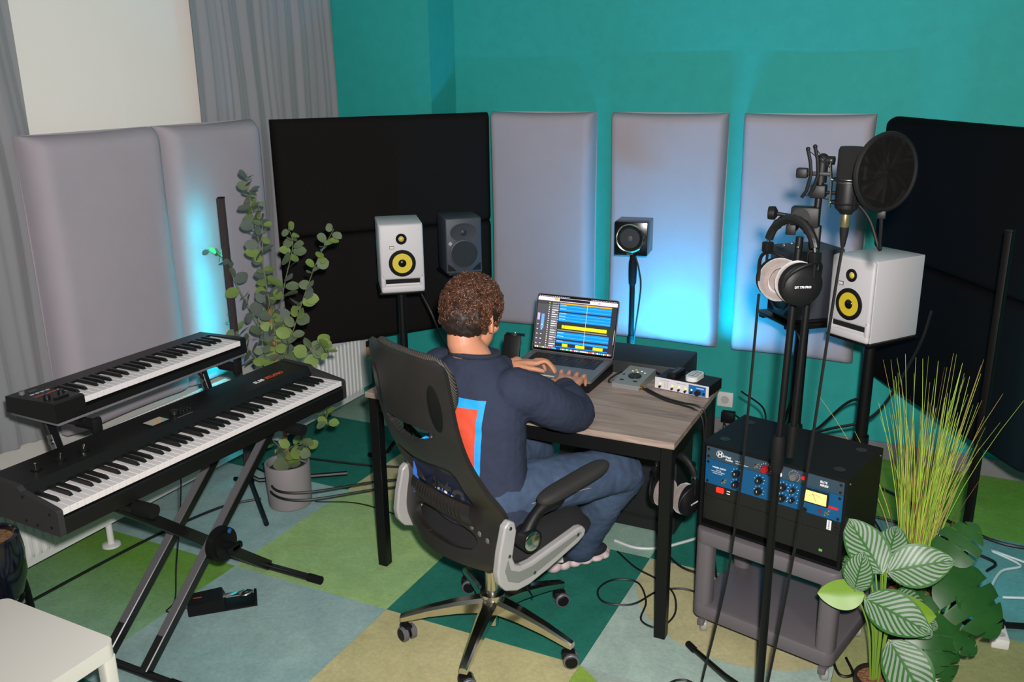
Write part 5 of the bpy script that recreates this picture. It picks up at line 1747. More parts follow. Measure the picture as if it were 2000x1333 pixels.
for x, z, c_ in ((.252, .008, (235, 240, 240)), (.252, -.008, (235, 240, 240)), (.272, .004, (190, 40, 80)), (.272, -.008, (235, 240, 240))):
    obj('lit_button', MB().box(x - .0055, x + .0055, -.001, .004, z1_ + z - .005, z1_ + z + .005, bev=.001, seg=1), mat('lit_%d' % c_[1], c_, .3, emit=(c_, .6)), u1)
gk = knob(u1, .318, z1_, .013, .018, mat('grey_knob', (120, 118, 118), .35, .4))
for i in range(16):
    a = math.radians(230 - i * 19)
    obj('scale_mark', MB().box(-.0015, .0015, -.0004, .0004, 0, .0004), PRINTW, u1, M=PF(.318 + .0175 * math.cos(a), z1_ + .0175 * math.sin(a)) @ R('Z', a))
obj('red_lamp', MB().lathe([(.006, 0), (.006, .004), (.003, .008), (0, .009)], 14, T(.347, .004, z1_ + .002) @ RX), mat('red_lamp', (220, 20, 30), .3, emit=((255, 20, 30), .8)), u1)
u2 = unit('compressor_unit', ZT - U, 2, mat('deep_blue_panel', (6, 78, 122), .42), 'deep blue two-unit compressor with a lit meter')
zm = ZT - 2 * U
text('lettering', 'WARM AUDIO', .0075, PRINTW, u2, PF(.038, zm + .018), bold=.0002)
text('lettering', 'WA-2A', .0055, PRINTW, u2, PF(.052, zm + .0095))
text('lettering', 'TUBE OPTO COMPRESSOR', .0042, PRINTW, u2, PF(.033, zm + .004))
text('lettering', 'LEVELING AMPLIFIER', .0038, PRINTW, u2, PF(.04, zm - .002))
for x in (.125, .205, .285, .318):
    for z in (.020, -.018):
        if x > .3 and z < 0:
            z = -.014
        knob(u2, x, zm + z, .0115 if x < .3 else .008, .018)
        obj('pointer', MB().box(x - .0008, x + .0008, -.0147, -.0138, zm + z, zm + z + .007), PRINTW, u2, smooth=0)
        for i in range(7):
            a = math.radians(210 - i * 40)
            obj('scale_mark', MB().box(-.002, .002, -.0006, .0006, 0, .0004), PRINTW, u2, M=PF(x + .0165 * math.cos(a), zm + z + .0165 * math.sin(a)) @ R('Z', a))
knob(u2, .360, zm - .035, .007, .012)
obj('toggle_switch', MB().lathe([(.007, 0), (.007, .003), (.003, .004), (.0035, .016), (0, .017)], 12, T(.082, .004, zm - .021) @ RX), CHROME, u2)
mt_ = obj('meter_frame', MB().box(.352, .432, -.004, .004, zm - .006, zm + .042, bev=.002, seg=1), KEYB, u2)
obj('meter_face', MB().box(.357, .427, -.0048, -.0036, zm - .001, zm + .037), mat('meter_amber', (250, 205, 130), .4, emit=((255, 200, 110), .55)), mt_)
obj('meter_needle', MB().box(-.0005, .0005, 0, .03, 0, .0004), KEYB, mt_, M=T(.397, -.005, zm + .004) @ RX @ R('Z', .5))
obj('meter_scale', MB().tube([(.392 + .026 * math.cos(math.radians(40 + i * 10)), -.005, zm + .004 + .024 * math.sin(math.radians(40 + i * 10))) for i in range(11)], .0005, 4), mat('meter_ink', (90, 60, 40), .6), mt_)
obj('red_lamp', MB().lathe([(.005, 0), (.005, .003), (.003, .006), (0, .007)], 12, T(.408, .004, zm - .026) @ RX), mat('red_lamp_dim', (150, 20, 34), .3), u2)
obj('toggle_switch', MB().lathe([(.0075, 0), (.0075, .003), (.0035, .004), (.004, .018), (0, .019)], 12, T(.430, .004, zm - .024) @ RX), CHROME, u2)
obj('red_nameplate', MB().box(.430, .462, .0028, .0041, zm - .007, zm + .0015, bev=.001, seg=1), mat('red_plate', (200, 36, 44), .4), u2)
u3 = unit('power_unit', ZT - 3 * U, 1, mat('unit_black', (20, 19, 19), .45), 'black power conditioner with a red rocker switch')
z3 = ZT - 3.5 * U
obj('rocker_switch', MB().box(.058, .085, -.004, .004, z3 + .002, z3 + .020, bev=.002, seg=1), mat('red_rocker', (225, 40, 24), .3, emit=((255, 40, 20), .9)), u3)
decal('switch_print', [(.094, .106, z3 + .012, z3 + .015, (235, 235, 235), 1), (.094, .106, z3 + .003, z3 + .006, (235, 235, 235), 1)], u3, T(0, .0039, 0) @ RX)
sk = obj('name_sticker', MB().box(.432, .446, .0030, .0040, z3 - .012, z3 + .020), PRINTW, u3)
text('lettering', 'FURMAN', .0075, KEYB, sk, T(.4415, .0029, z3 - .0105) @ RX @ R('Z', PI / 2))
for i in range(3):
    obj('vent_slot', MB().box(.455, .468, .003, .0045, z3 - .012 + i * .011, z3 - .008 + i * .011), mat('recess_black', (8, 8, 8), .4), u3)
u4 = unit('blank_panel', ZT - 4 * U, 2, mat('unit_black', (20, 19, 19), .45), 'black blank panel at the bottom of the rack')
obj('green_mark', MB().box(.415, .426, .003, .0041, .045, .053), mat('green_mark', (80, 150, 60), .4, emit=((80, 170, 60), .3)), u4)

# ------------------------------------------------------------------ microphone stand
MSX, MSY = -.347, 2.30
st = thing('microphone_stand', 'tall black tripod microphone stand in front of the trolley', 'microphone stand', (MSX, MSY, 0))
obj('pole', MB().cyl((0, 0, .08), (0, 0, .95), .0115).cyl((0, 0, .93), (.012, 0, 1.50), .0095), BLKM, st)
obj('lower_grip', MB().lathe([(.013, .86), (.017, .875), (.017, .955), (.013, .965)], 16), RUB, st)
obj('hub', MB().cyl((0, 0, .08), (0, 0, .17), .021, n=18), BLK, st)
for a in (131, 251, 11):
    c_, s_ = math.cos(math.radians(a)), math.sin(math.radians(a))
    l_ = obj('tripod_leg', MB().tube([(.015 * c_, .015 * s_, .13), (.2 * c_, .2 * s_, .07), (.43 * c_, .43 * s_, .016)], .0085, 8), BLKM, st)
    obj('rubber_foot', MB().tube([(.41 * c_, .41 * s_, .02), (.455 * c_, .455 * s_, .012)], .0118, 10), RUB, l_)
obj('boom_tube', MB().cyl((.033, .004, .94), (.050, .004, 1.665), .0088), BLKM, st)
obj('boom_grip', MB().cyl((.0315, .004, .91), (.034, .004, 1.0), .014, n=16), BLK, st)
obj('boom_clamp', MB().box(-.012, .055, -.016, .020, 1.525, 1.575, bev=.004).cyl((.012, -.02, 1.55), (.012, .024, 1.55), .022, n=18), BLK, st)
obj('clamp_knob', MB().cyl((-.055, 0, 1.555), (-.012, 0, 1.55), .005, n=10).lathe([(.0, -.012), (.016, -.012), (.017, -.004), (.017, .004), (.008, .010)], 12, T(-.056, 0, 1.555) @ R('Y', PI / 2)), BLK, st)
obj('boom_sleeve', MB().box(.034, .060, -.012, .018, 1.42, 1.53, bev=.004), BLK, st)
obj('headphone_clip', MB().cyl((.0, -.07, 1.522), (.0, .0, 1.522), .008, n=10).box(-.012, .012, -.074, -.066, 1.515, 1.54, bev=.003), BLK, st)
for x, z in ((-.022, 1.478), (-.004, 1.484), (.012, 1.476), (.026, 1.40)):
    obj('chrome_bolt', MB().ball((x, -.012, z), .0045, 10, 8), CHROME, st)
obj('swivel', MB().cyl((.050, .004, 1.635), (.051, .004, 1.69), .0135, n=16).ball((.051, .004, 1.69), .0145, 14, 10).cyl((.051, .004, 1.688), (.078, .0, 1.688), .0105, n=14), BLK, st)

# large-diaphragm microphone in its cat's-cradle
mi_ = thing('microphone', 'large black studio condenser microphone in a cradle shock mount', 'microphone', (-.232, 2.295, 1.585))
obj('mic_body', MB().lathe([(.014, -.022), (.016, -.018), (.027, -.008), (.0285, 0), (.0285, .058), (.0285, .062)], 28), mat('mic_matte_black', (18, 18, 19), .45, spec=.3), mi_)
obj('mic_grille', MB().lathe([(.029, .062), (.0295, .07), (.0295, .128), (.026, .137), (.0, .138)], 28, Matrix.Scale(.86, 4, (0, 1, 0))), mat('mic_mesh_grille', (20, 19, 18), .6, .0, .3, bump=(1800, 1, .002)), mi_)
obj('silver_ring', MB().lathe([(.0288, .052), (.0295, .054), (.0295, .060), (.0288, .062)], 28), STEEL, mi_)
for z in (.006, .060):
    obj('cradle_ring', MB().tube([(.040 * math.cos(i * PI / 12), .040 * math.sin(i * PI / 12), z) for i in range(24)], .0024, 6, closed=True), BLKM, mi_)
for i in range(4):
    a = i * PI / 2 + .5
    c_, s_ = math.cos(a), math.sin(a)
    obj('cradle_rod', MB().tube([(.041 * c_, .041 * s_, -.006), (.041 * c_, .041 * s_, .05), (.046 * c_, .046 * s_, .09), (.047 * c_, .047 * s_, .102)], .0028, 6).ball((.047 * c_, .047 * s_, .104), .0045, 8, 6), BLKM if i % 2 else CHROME, mi_)
obj('cradle_bracket', MB().box(-.112, -.040, -.005, .005, .066, .076, bev=.002).box(-.122, -.095, -.012, .012, .060, .084, bev=.004), BLK, mi_)
for dx, dz in ((-.098, .0), (-.082, .006)):
    obj('cradle_arm', MB().tube([(dx, -.01, .128 + dz), (dx + .008, -.012, .10 + dz), (dx + .012, -.012, .07), (dx + .004, -.012, .03 + dz), (dx - .006, -.01, .014 + dz)], .0042, 8).ball((dx, -.01, .130 + dz), .0055, 8, 6), BLK, mi_)
    obj('elastic_cord', MB().tube([(dx, -.01, .128 + dz), (-.041, -.01, .085)], .0011, 5), CABLE, mi_)
    obj('elastic_cord', MB().tube([(dx - .004, -.01, .02 + dz), (-.041, -.01, .012)], .0011, 5), CABLE, mi_)
xl = thing('microphone_plug', 'brass-coloured cable plug on the underside of the microphone', 'plug', (-.232, 2.295, 1.563))
obj('plug_shell', MB().lathe([(.010, 0), (.0105, -.005), (.0105, -.030), (.0095, -.032)], 18), mat('champagne_metal', (196, 176, 130), .25, .9), xl)
obj('strain_relief', MB().lathe([(.0105, -.032), (.0105, -.045), (.006, -.075), (.005, -.08)], 16), RUB, xl)
cable('microphone_cable', [(-.232, 2.295, 1.485), (-.238, 2.29, 1.40), (-.249, 2.285, 1.2), (-.262, 2.28, .95), (-.28, 2.27, .65), (-.305, 2.23, .35), (-.335, 2.18, .1), (-.40, 2.12, .008), (-.5, 2.15, .006)], .0042, CABLE, 'black cable falling from the microphone plug to the floor', k=8)

# pop filter on its gooseneck
pfl = thing('pop_filter', 'round black pop filter on a gooseneck beside the microphone', 'pop filter', (-.150, 2.265, 1.668))
nrm = Vector((.74, -.67, 0))
PM = Matrix.Translation((0, 0, 0)) @ nrm.to_track_quat('Z', 'Y').to_matrix().to_4x4()
obj('hoop', MB().tube([(.087 * math.cos(i * PI / 24), .087 * math.sin(i * PI / 24), 0) for i in range(48)], .0065, 8, M=PM, closed=True), BLK, pfl)
PFM = mat('pop_filter_nylon', (22, 21, 21), .9, spec=.1)
obj('screen', MB().lathe([(.084, -.002), (.06, -.002), (.03, -.002), (.003, -.002)], 40, PM), PFM, pfl)
obj('screen', MB().lathe([(.084, .003), (.06, .003), (.03, .003), (.003, .003)], 40, PM), PFM, pfl)
obj('hoop_socket', MB().box(-.010, .010, -.006, .006, -.108, -.088, bev=.003), BLK, pfl)
gn = [(-.150, 2.265, 1.566), (-.148, 2.262, 1.54), (-.147, 2.262, 1.505), (-.145, 2.262, 1.488), (-.152, 2.266, 1.50), (-.175, 2.275, 1.555), (-.21, 2.285, 1.592), (-.25, 2.292, 1.610), (-.285, 2.295, 1.612)]
wpart('gooseneck', MB().tube(smooth_path(gn, 6), [.0042 + .0004 * (i % 2) for i in range(49)], 8), mat('gooseneck_black', (14, 14, 15), .55, .0, .15), pfl)
wpart('clamp', MB().box(-.318, -.282, 2.283, 2.322, 1.598, 1.63, bev=.004), BLK, pfl)
headphones('black headphones with pale velour pads hanging from the microphone stand', T(-.348, 2.262, 1.548) @ R('Z', math.radians(-36)), squeeze=.52, yaw=math.radians(-22))
cable('headphone_cable', [(-.425, 2.30, 1.345), (-.430, 2.31, 1.2), (-.438, 2.32, .95), (-.452, 2.34, .7), (-.475, 2.36, .45), (-.52, 2.36, .15), (-.545, 2.34, .008), (-.60, 2.36, .006), (-.645, 2.42, .006), (-.60, 2.46, .006), (-.53, 2.42, .006), (-.47, 2.33, .006), (-.45, 2.2, .006)], .0038, CABLE, 'black cable from the hanging headphones trailing on the floor', k=8)
# floor cables by the desk
CB = 'loose black cables on the carpet around the desk'
loop = [(-1.08, 3.14, .006), (-.97, 3.05, .006), (-.86, 3.0, .006), (-.78, 2.93, .006), (-.74, 2.80, .006), (-.77, 2.70, .006), (-.84, 2.72, .006), (-.86, 2.84, .006), (-.93, 2.95, .006), (-1.02, 2.93, .006), (-1.05, 2.84, .006), (-1.0, 2.77, .006), (-.90, 2.80, .006), (-.84, 2.92, .008), (-.76, 2.98, .006), (-.66, 2.98, .006), (-.60, 3.05, .006)]
cable('floor_cable', loop, .0038, CABLE, 'thin black cable coiled in loops on the carpet beside the right desk leg', group=CB)
cable('floor_cable', [(-.98, 3.36, .006), (-.90, 3.22, .006), (-.78, 3.12, .006), (-.62, 3.15, .006), (-.5, 3.3, .006)], .005, CABLE, 'black cable on the carpet between the sneaker and the trolley', group=CB)
cable('floor_cable', [(-1.12, 3.22, .006), (-1.02, 3.2, .006), (-.93, 3.24, .006), (-.86, 3.32, .006), (-.8, 3.4, .006)], .006, mat('white_cable', (205, 205, 205), .5), 'white cable on the carpet behind the sneaker', group=CB)
rnd = random.Random(5)
for i in range(7):
    x0, y0 = -.74 + rnd.uniform(-.03, .06), 3.25 + rnd.uniform(0, .5)
    pts = [(x0, y0, .60 - .05 * i)]
    for k in range(5):
        pts.append((x0 + rnd.uniform(-.06, .12), y0 + rnd.uniform(-.1, .1), max(.01, .5 - .05 * i - .11 * k)))
    cable('hanging_cable', pts, .004, CABLE if i != 2 else mat('white_cable', (205, 205, 205), .5), 'tangle of cables hanging behind the right end of the desk', group='tangled cables behind the desk')
for i, (pts, lb_) in enumerate((([(-3.0, 3.2, .01), (-2.75, 3.05, .10), (-2.6, 2.82, .13), (-2.45, 2.85, .12), (-2.2, 3.15, .10), (-2.0, 3.35, .05), (-1.85, 3.45, .02)], 'upper black cable stretched past the eucalyptus pot'),
                               ([(-3.0, 3.15, .01), (-2.75, 3.0, .07), (-2.6, 2.815, .10), (-2.44, 2.84, .09), (-2.2, 3.1, .08), (-2.0, 3.32, .04), (-1.85, 3.42, .02)], 'lower black cable stretched past the eucalyptus pot'),
                               ([(-2.9, 3.35, .006), (-2.5, 3.42, .006), (-2.2, 3.52, .006), (-1.95, 3.6, .006)], 'black cable on the dark teal carpet behind the eucalyptus pot'),
                               ([(-2.5, 2.98, .006), (-2.3, 3.05, .006), (-2.0, 3.02, .006), (-1.7, 3.0, .006), (-1.5, 3.1, .006)], 'thin black cable crossing the green carpet towards the chair'))):
    cable('floor_cable', pts, .0055 if i < 3 else .003, CABLE, lb_)

# ------------------------------------------------------------------ plants on the right
WPOT = mat('white_pot', (206, 202, 192), .45)
BPOT = mat('brown_black_pot', (30, 26, 24), .5)
BARK = mat('bark_chips', (138, 92, 60), .9, noise=(110, .7), bump=(140, 1, .008))
GRS = [mat('grass_lime', (172, 204, 72), .6), mat('grass_olive', (150, 172, 74), .6), mat('grass_straw', (176, 150, 84), .65), mat('grass_rust', (120, 74, 46), .65)]
gp = thing('ornamental_grass', 'tall artificial yellow-green grass in a dark pot beside the rack case', 'potted plant', (.018, 2.99, 0))
obj('pot', pot_mb(.085, .07, .20), BPOT, gp)
obj('soil', MB().lathe([(0, .18), (.076, .178)], 24), BARK, gp)
rnd = random.Random(21)
for i in range(135):
    a = rnd.uniform(0, 2 * PI)
    r0 = .045 * math.sqrt(rnd.random())
    h_ = rnd.choice([rnd.uniform(.45, .70), rnd.uniform(.6, .88)])
    lean = rnd.gauss(.0, .075)
    dx_ = r0 * math.cos(a) * 1.9 + rnd.gauss(0, .045)
    dy_ = r0 * math.sin(a) * 1.2 + rnd.gauss(0, .04)
    if i % 11 == 0:
        dx_ *= 2.1
    pts = [(r0 * math.cos(a) + dx_ * t ** 1.7, r0 * math.sin(a) + dy_ * t ** 1.7, .17 + h_ * t - .06 * abs(dx_) * t ** 3) for t in [k / 7 for k in range(8)]]
    w0 = rnd.uniform(.0022, .0042)
    obj('grass_blade', MB().tube(pts, [w0 * (1 - .75 * (k / 7) ** 2) for k in range(8)], 4, flat=.5), rnd.choice(GRS[:1] * 5 + GRS[1:2] * 4 + GRS[2:3] * 2 + GRS[3:]), gp, smooth=180)

# calathea
CALM = bpy.data.materials.new('striped_leaf')
CALM.use_nodes = True
nt = CALM.node_tree
b_ = nt.nodes['Principled BSDF']
b_.inputs['Roughness'].default_value = .45
uvn = nt.nodes.new('ShaderNodeUVMap')
sep = nt.nodes.new('ShaderNodeSeparateXYZ'); nt.links.new(uvn.outputs[0], sep.inputs[0])


def mth(op, a_, b2=None, c2=None):
    n_ = nt.nodes.new('ShaderNodeMath'); n_.operation = op
    for k_, v_ in enumerate((a_, b2, c2)):
        if v_ is None:
            continue
        if isinstance(v_, (int, float)):
            n_.inputs[k_].default_value = v_
        else:
            nt.links.new(v_, n_.inputs[k_])
    return n_.outputs[0]


ax_ = mth('ABSOLUTE', mth('SUBTRACT', sep.outputs[0], .5))
ph_ = mth('ADD', mth('MULTIPLY', sep.outputs[1], 62), mth('MULTIPLY', ax_, -46))
sn_ = mth('SINE', ph_)
edge = mth('LESS_THAN', ax_, .44)
mid = mth('GREATER_THAN', ax_, .03)
fac = mth('MULTIPLY', mth('MULTIPLY', mth('GREATER_THAN', sn_, -.1), edge), mid)
mx_ = nt.nodes.new('ShaderNodeMix'); mx_.data_type = 'RGBA'
mx_.inputs[6].default_value = rgb(46, 96, 34)
mx_.inputs[7].default_value = rgb(132, 144, 132)
nt.links.new(fac, mx_.inputs[0])
geo = nt.nodes.new('ShaderNodeNewGeometry')
mx2 = nt.nodes.new('ShaderNodeMix'); mx2.data_type = 'RGBA'
nt.links.new(geo.outputs['Backfacing'], mx2.inputs[0])
nt.links.new(mx_.outputs[2], mx2.inputs[6])
mx2.inputs[7].default_value = rgb(104, 140, 30)
nt.links.new(mx2.outputs[2], b_.inputs['Base Color'])


def leaf_mesh(name, ln, wd, bend=.15, fold=.25, nu=8, nv=14, outline=None):
    """leaf along +y, face up +z, with uv"""
    vs, uv, fs = [], [], []
    for j in range(nv + 1):
        v = j / nv
        w_ = wd / 2 * (outline(v) if outline else (math.sin(PI * v ** .85) ** .7 if 0 < v < 1 else 0))
        for i in range(nu + 1):
            u = i / nu
            x = (u - .5) * 2 * w_
            z = -bend * ln * v * v + fold * abs(x) * .5 + .02 * ln * math.sin(v * 9) * (u - .5)
            vs.append((x, ln * v, z)); uv.append((u, v))
    for j in range(nv):
        for i in range(nu):
            a_ = j * (nu + 1) + i
            fs.append((a_, a_ + 1, a_ + nu + 2, a_ + nu + 1))
    me_ = bpy.data.meshes.new(name)
    me_.from_pydata(vs, [], fs)
    ul = me_.uv_layers.new(name='UVMap')
    for p in me_.polygons:
        for li, vi in zip(p.loop_indices, p.vertices):
            ul.data[li].uv = uv[vi]
    me_.polygons.foreach_set('use_smooth', [True] * len(me_.polygons))
    return me_


def aim(pos, d, up):
    d = Vector(d).normalized()
    up = Vector(up)
    r = d.cross(up).normalized()
    u_ = r.cross(d)
    return Matrix(((r.x, d.x, u_.x, pos[0]), (r.y, d.y, u_.y, pos[1]), (r.z, d.z, u_.z, pos[2]), (0, 0, 0, 1)))


ca = thing('striped_leaf_plant', 'green and silver striped broad-leaf plant in a small dark pot by the trolley', 'potted plant', (-.045, 2.585, 0))
obj('pot', pot_mb(.068, .055, .115), BPOT, ca)
obj('bark', MB().lathe([(0, .105), (.058, .103)], 24), BARK, ca)
STEM = mat('leaf_stem_green', (112, 146, 50), .5)
big = leaf_mesh('leaf', .185, .128)
lv = [((-.135, 2.570, .40), (.05, -.1, .6), (-.2, -.9, .3), .72), ((-.03, 2.60, .37), (.75, -.1, -.45), (.2, -.7, .6), .8), ((-.07, 2.66, .42), (.4, .5, .3), (-.1, -.8, .5), .9), ((-.02, 2.63, .34), (.9, .1, -.3), (.0, -.6, .7), .75),
      ((-.065, 2.60, .455), (-.45, .25, .55), (.30, -.75, .55), 1.0), ((-.055, 2.60, .465), (.85, .1, .38), (-.25, -.75, .55), 1.02), ((-.105, 2.545, .395), (.9, -.25, -.12), (.1, -.62, .75), 1.05),
      ((-.10, 2.62, .44), (-.75, .25, -.35), (-.3, -.75, .6), .86), ((-.105, 2.565, .395), (-.95, -.05, -.22), (.1, .75, -.62), .72), ((-.085, 2.57, .355), (.95, .1, -.02), (.1, .62, -.72), .95),
      ((-.06, 2.64, .46), (.1, .7, .6), (0, -.6, .8), .8), ((-.025, 2.53, .285), (.55, -.35, -.55), (.2, -.72, .62), 1.12), ((-.09, 2.63, .47), (-.55, .5, -.1), (.1, -.6, .8), .8), ((-.03, 2.61, .38), (.8, .4, -.35), (0, -.5, .85), .8)]
for p, d, up, s_ in lv:
    m_ = aim((p[0] + .045, p[1] - 2.585, p[2]), d, up) @ Matrix.Scale(s_, 4)
    obj('leaf', big, CALM, ca, M=m_)
    q = Vector((p[0] + .045, p[1] - 2.585, p[2]))
    obj('stem', MB().tube(smooth_path([(q.x * .2, q.y * .2, .10), (q.x * .45, q.y * .45, .10 + (q.z - .1) * .6), tuple(q)], 5), .0028, 6), STEM, ca)

# monstera with split leaves
MONM = mat('monstera_green', (34, 78, 30), .38, noise=(12, .2))


def monstera_mesh(ln, wd):
    half = []
    N_ = 60
    for i in range(N_ + 1):
        t = i / N_
        r = math.sin(PI * t ** .75) ** .6 if 0 < t < 1 else 0
        x = wd / 2 * r
        cut = .5 + .5 * math.sin(t * 24 - 1.0)
        if .15 < t < .88 and cut > .90:
            x *= .40
        half.append((x, ln * t - (.10 * ln * x / (wd / 2) if t < .3 else 0)))
    vs, fs = [], []
    for i, (x, y) in enumerate(half):
        for s_ in (-1, 1):
            for k in (1.0, .5, 0.0):
                if s_ > 0 and k == 0:
                    continue
                xx = s_ * x * k
                vs.append((xx, y, -.25 * (y / ln) ** 2 * ln - .6 * xx * xx / wd + .1 * abs(xx)))
    # order per row: -1.0, -.5, 0, 1.0, .5
    for i in range(N_):
        a_ = i * 5
        b2 = a_ + 5
        for p, q in ((0, 1), (1, 2), (2, 4), (4, 3)):
            fs.append((a_ + p, a_ + q, b2 + q, b2 + p))
    me_ = bpy.data.meshes.new('leaf')
    me_.from_pydata(vs, [], fs)
    me_.polygons.foreach_set('use_smooth', [True] * len(me_.polygons))
    return me_


mo = thing('split_leaf_plant', 'dark green split-leaf plant in a white pot behind the striped plant', 'potted plant', (.095, 2.735, 0))
obj('pot', pot_mb(.062, .05, .115), WPOT, mo)
obj('bark', MB().lathe([(0, .105), (.053, .103)], 24), BARK, mo)
mm = monstera_mesh(.19, .17)
for p, d, up, s_ in (((.115, 2.80, .40), (.62, -.35, -.42), (.25, -.6, .75), 1.15), ((.10, 2.80, .44), (.35, .35, .55), (-.2, -.75, .6), .8), ((.085, 2.78, .40), (-.5, -.2, .25), (0, -.7, .7), .75), ((.075, 2.70, .30), (.2, -.6, -.5), (.2, -.6, .75), .9),
                     ((.12, 2.70, .27), (.85, -.2, -.35), (.1, -.5, .85), .6), ((.10, 2.72, .22), (.35, -.45, -.6), (.3, -.6, .7), .75), ((.06, 2.76, .33), (-.3, -.5, -.35), (0, -.6, .8), .7), ((.14, 2.77, .36), (.8, .2, -.2), (0, -.5, .85), .75)):
    q = Vector((p[0] - .095, p[1] - 2.735, p[2]))
    obj('leaf', mm, MONM, mo, M=aim(q, d, up) @ Matrix.Scale(s_, 4))
    obj('stem', MB().tube(smooth_path([(q.x * .2, q.y * .2, .10), (q.x * .5, q.y * .5, .1 + (q.z - .1) * .6), tuple(q)], 5), .003, 6), STEM, mo)

# power strip and leads, right edge
ps = thing('power_strip', 'white power strip with a black plug on the carpet at the right', 'power strip', (.298, 3.20, 0), math.radians(7))
obj('strip_body', MB().box(-.028, .028, -.125, .11, 0, .038, bev=.006), WHITE, ps)
obj('black_plug', MB().cyl((0, -.04, .036), (0, -.04, .062), .022, n=18), BLK, ps)
for y in (-.09, .02, .07):
    obj('socket_well', MB().cyl((0, y, .0375), (0, y, .0388), .018, n=18), mat('socket_shade', (180, 178, 176), .5), ps)
WC = mat('white_cable', (205, 205, 205), .5)
cable('white_lead', [(.30, 3.32, .02), (.29, 3.45, .008), (.33, 3.62, .008), (.40, 3.70, .008), (.30, 3.78, .008), (.45, 3.72, .008), (.62, 3.66, .008)], .005, WC, 'white cable curling on the blue-green carpet behind the power strip')
cable('white_lead', [(.33, 3.42, .008), (.45, 3.46, .008), (.62, 3.47, .008)], .005, WC, 'white cable running straight off to the right past the power strip')
cable('floor_cable', [(-.15, 4.2, .008), (.05, 4.05, .008), (.18, 3.95, .008), (.36, 3.86, .008), (.60, 3.90, .008)], .007, CABLE, 'black cable on the green carpet behind the tall grass')
cable('floor_cable', [(-.2, 3.9, .008), (.05, 3.85, .008), (.22, 3.74, .008), (.31, 3.68, .008), (.28, 3.60, .008)], .006, CABLE, 'black cable on the blue-green carpet at the foot of the right LED lamp')
cable('floor_cable', [(-.15, 2.80, .006), (-.12, 2.72, .006), (-.16, 2.70, .006), (-.19, 2.78, .02), (-.16, 2.88, .006)], .005, CABLE, 'short coil of black cable on the carpet beside the trolley castor')
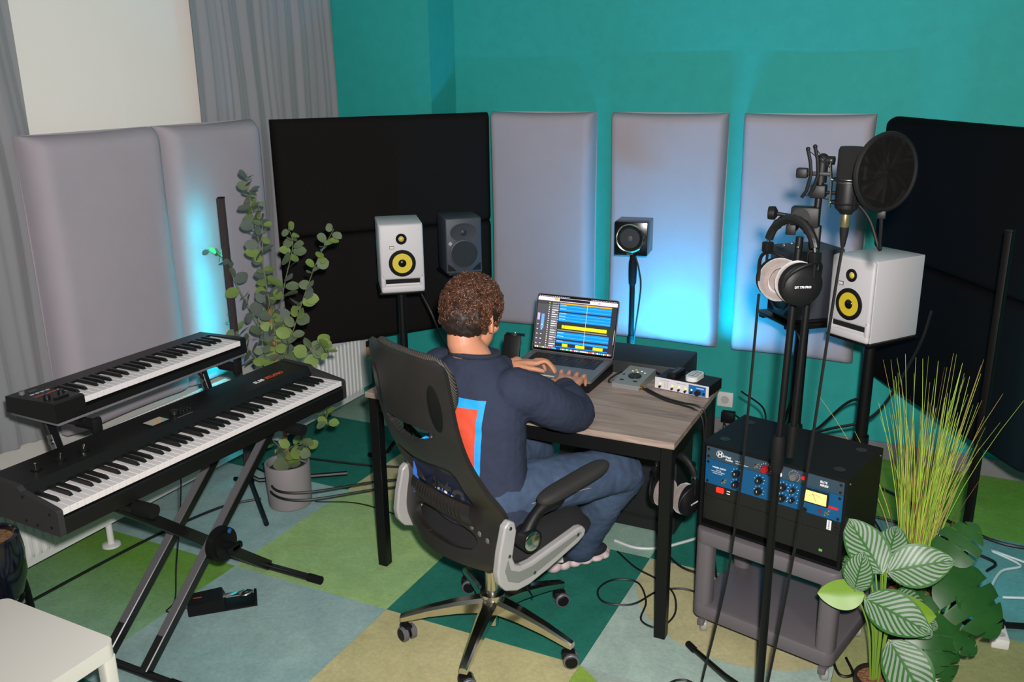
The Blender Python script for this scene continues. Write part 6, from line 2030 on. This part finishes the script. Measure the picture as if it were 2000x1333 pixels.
# ------------------------------------------------------------------ eucalyptus in the grey pot
EU = thing('eucalyptus', 'tall eucalyptus with round grey-green leaves in a grey cylinder pot', 'potted plant', (-2.60, 2.93, 0))
obj('pot', MB().lathe([(.088, 0), (.096, .006), (.098, .012), (.102, .205), (.100, .21), (.093, .21), (.090, .19), (.088, .17), (0, .17)], 40), mat('grey_cylinder_pot', (138, 132, 134), .6), EU)
obj('soil', MB().lathe([(0, .178), (.092, .176)], 28), mat('dark_soil', (40, 30, 24), .95, bump=(150, 1, .006)), EU)
BAM = mat('bamboo_stake', (150, 100, 62), .6, noise=(30, .25), stretch=(1, 1, .3))
wpart('stake', MB().tube([(-2.60, 2.94, .17), (-2.65, 2.965, .96)], .0095, 10), BAM, EU)
EST = mat('eucalyptus_stem', (104, 112, 84), .7)
STEMS = [
    [(-2.610, 2.950, 0.18), (-2.611, 2.950, 0.602), (-2.622, 2.950, 0.838), (-2.644, 2.950, 1.021), (-2.663, 2.950, 1.222), (-2.687, 2.950, 1.374), (-2.690, 2.950, 1.508)],
    [(-2.612, 2.94, 0.60), (-2.570, 2.900, 0.671), (-2.455, 2.887, 0.874), (-2.375, 2.875, 1.029), (-2.280, 2.862, 1.190), (-2.184, 2.850, 1.316)],
    [(-2.612, 2.95, 0.60), (-2.651, 2.980, 0.684), (-2.758, 2.990, 0.849), (-2.861, 3.000, 1.002), (-2.935, 3.010, 1.116), (-3.03, 3.020, 1.146)],
    [(-2.611, 2.94, 0.50), (-2.549, 2.880, 0.586), (-2.393, 2.863, 0.752), (-2.301, 2.847, 0.831), (-2.243, 2.830, 0.803)],
    [(-2.611, 2.95, 0.48), (-2.643, 2.970, 0.543), (-2.777, 2.987, 0.666), (-2.884, 3.003, 0.769), (-2.942, 3.020, 0.880)],
    [(-2.62, 2.95, .72), (-2.631, 2.970, 0.785), (-2.571, 2.980, 1.021), (-2.513, 2.990, 1.203), (-2.538, 3.000, 1.277)],
    [(-2.60, 2.93, .18), (-2.590, 2.920, 0.246), (-2.648, 2.910, 0.310), (-2.679, 2.900, 0.351)],
    [(-2.59, 2.93, .18), (-2.563, 2.900, 0.284), (-2.470, 2.890, 0.334), (-2.421, 2.880, 0.318)],
    [(-2.611, 2.94, .42), (-2.562, 2.900, 0.481), (-2.375, 2.880, 0.658), (-2.309, 2.860, 0.558), (-2.280, 2.840, 0.477)],
    [(-2.62, 2.945, .80), (-2.605, 2.930, 0.846), (-2.621, 2.920, 1.119), (-2.600, 2.910, 1.298), (-2.609, 2.900, 1.427)],
    [(-2.611, 2.94, .46), (-2.563, 2.900, 0.553), (-2.615, 2.875, 0.720), (-2.607, 2.850, 0.843)],
]
EL = [mat('eucalyptus_grey', (86, 97, 90), .75), mat('eucalyptus_sage', (94, 108, 80), .7), mat('eucalyptus_green', (110, 132, 64), .6)]
lms = {}
for k in range(3):
    for q, nm in ((1.0, 'leaf'), (1.25, 'leaf')):
        me_ = leaf_mesh('leaf', .05, .05 / q, .10, .25, 4, 8, outline=lambda v: math.sin(PI * min(1, .04 + .96 * v)) ** .55 if v < 1 else .02)
        me_.materials.append(EL[k])
        lms[k, q] = me_
rnd = random.Random(4)
tot = 0
for si, S_ in enumerate(STEMS):
    path = smooth_path(S_, 10)
    n = len(path)
    wpart('stem', MB().tube(path, [.0045 * (1 - .7 * i / n) if si == 0 else .003 * (1 - .6 * i / n) for i in range(n)], 6), EST, EU)
    ln = sum((path[i + 1] - path[i]).length for i in range(n - 1))
    step = {0: .028, 1: .036, 2: .032, 9: .034}.get(si, .030)
    cnt = int(ln / step)
    for c_ in range(cnt):
        t = (c_ + .6) / cnt
        if si == 0 and t < .28:
            continue
        i = min(n - 2, int(t * (n - 1)))
        p = path[i]
        tan = (path[i + 1] - path[i]).normalized()
        side = tan.orthogonal().normalized()
        side = Matrix.Rotation(c_ * 2.4 + rnd.uniform(-.4, .4), 3, tan) @ side
        for s_ in ((1, -1) if rnd.random() < .55 else (1,)):
            d = (side * s_ + tan * rnd.uniform(.1, .6)).normalized()
            up = Vector((rnd.uniform(-.5, .6), rnd.uniform(-1, -.2), rnd.uniform(.0, .9)))
            sz = rnd.uniform(1.0, 1.55) * (1.0 - .42 * max(0, t - .4) / .6) * (.75 if si in (9,) else 1)
            k = rnd.choice([0, 0, 0, 1, 1, 2] if si in (0, 2, 4, 10, 6) else [0, 1, 1, 2, 2, 2])
            pos = p + d * .006
            if pos.x + d.x * .06 < -3.06:
                continue
            obj('leaf', lms[k, rnd.choice((1.0, 1.25))], None, EU, M=EU.matrix_basis.inverted() @ aim(pos, d, up) @ Matrix.Scale(sz, 4))
            tot += 1
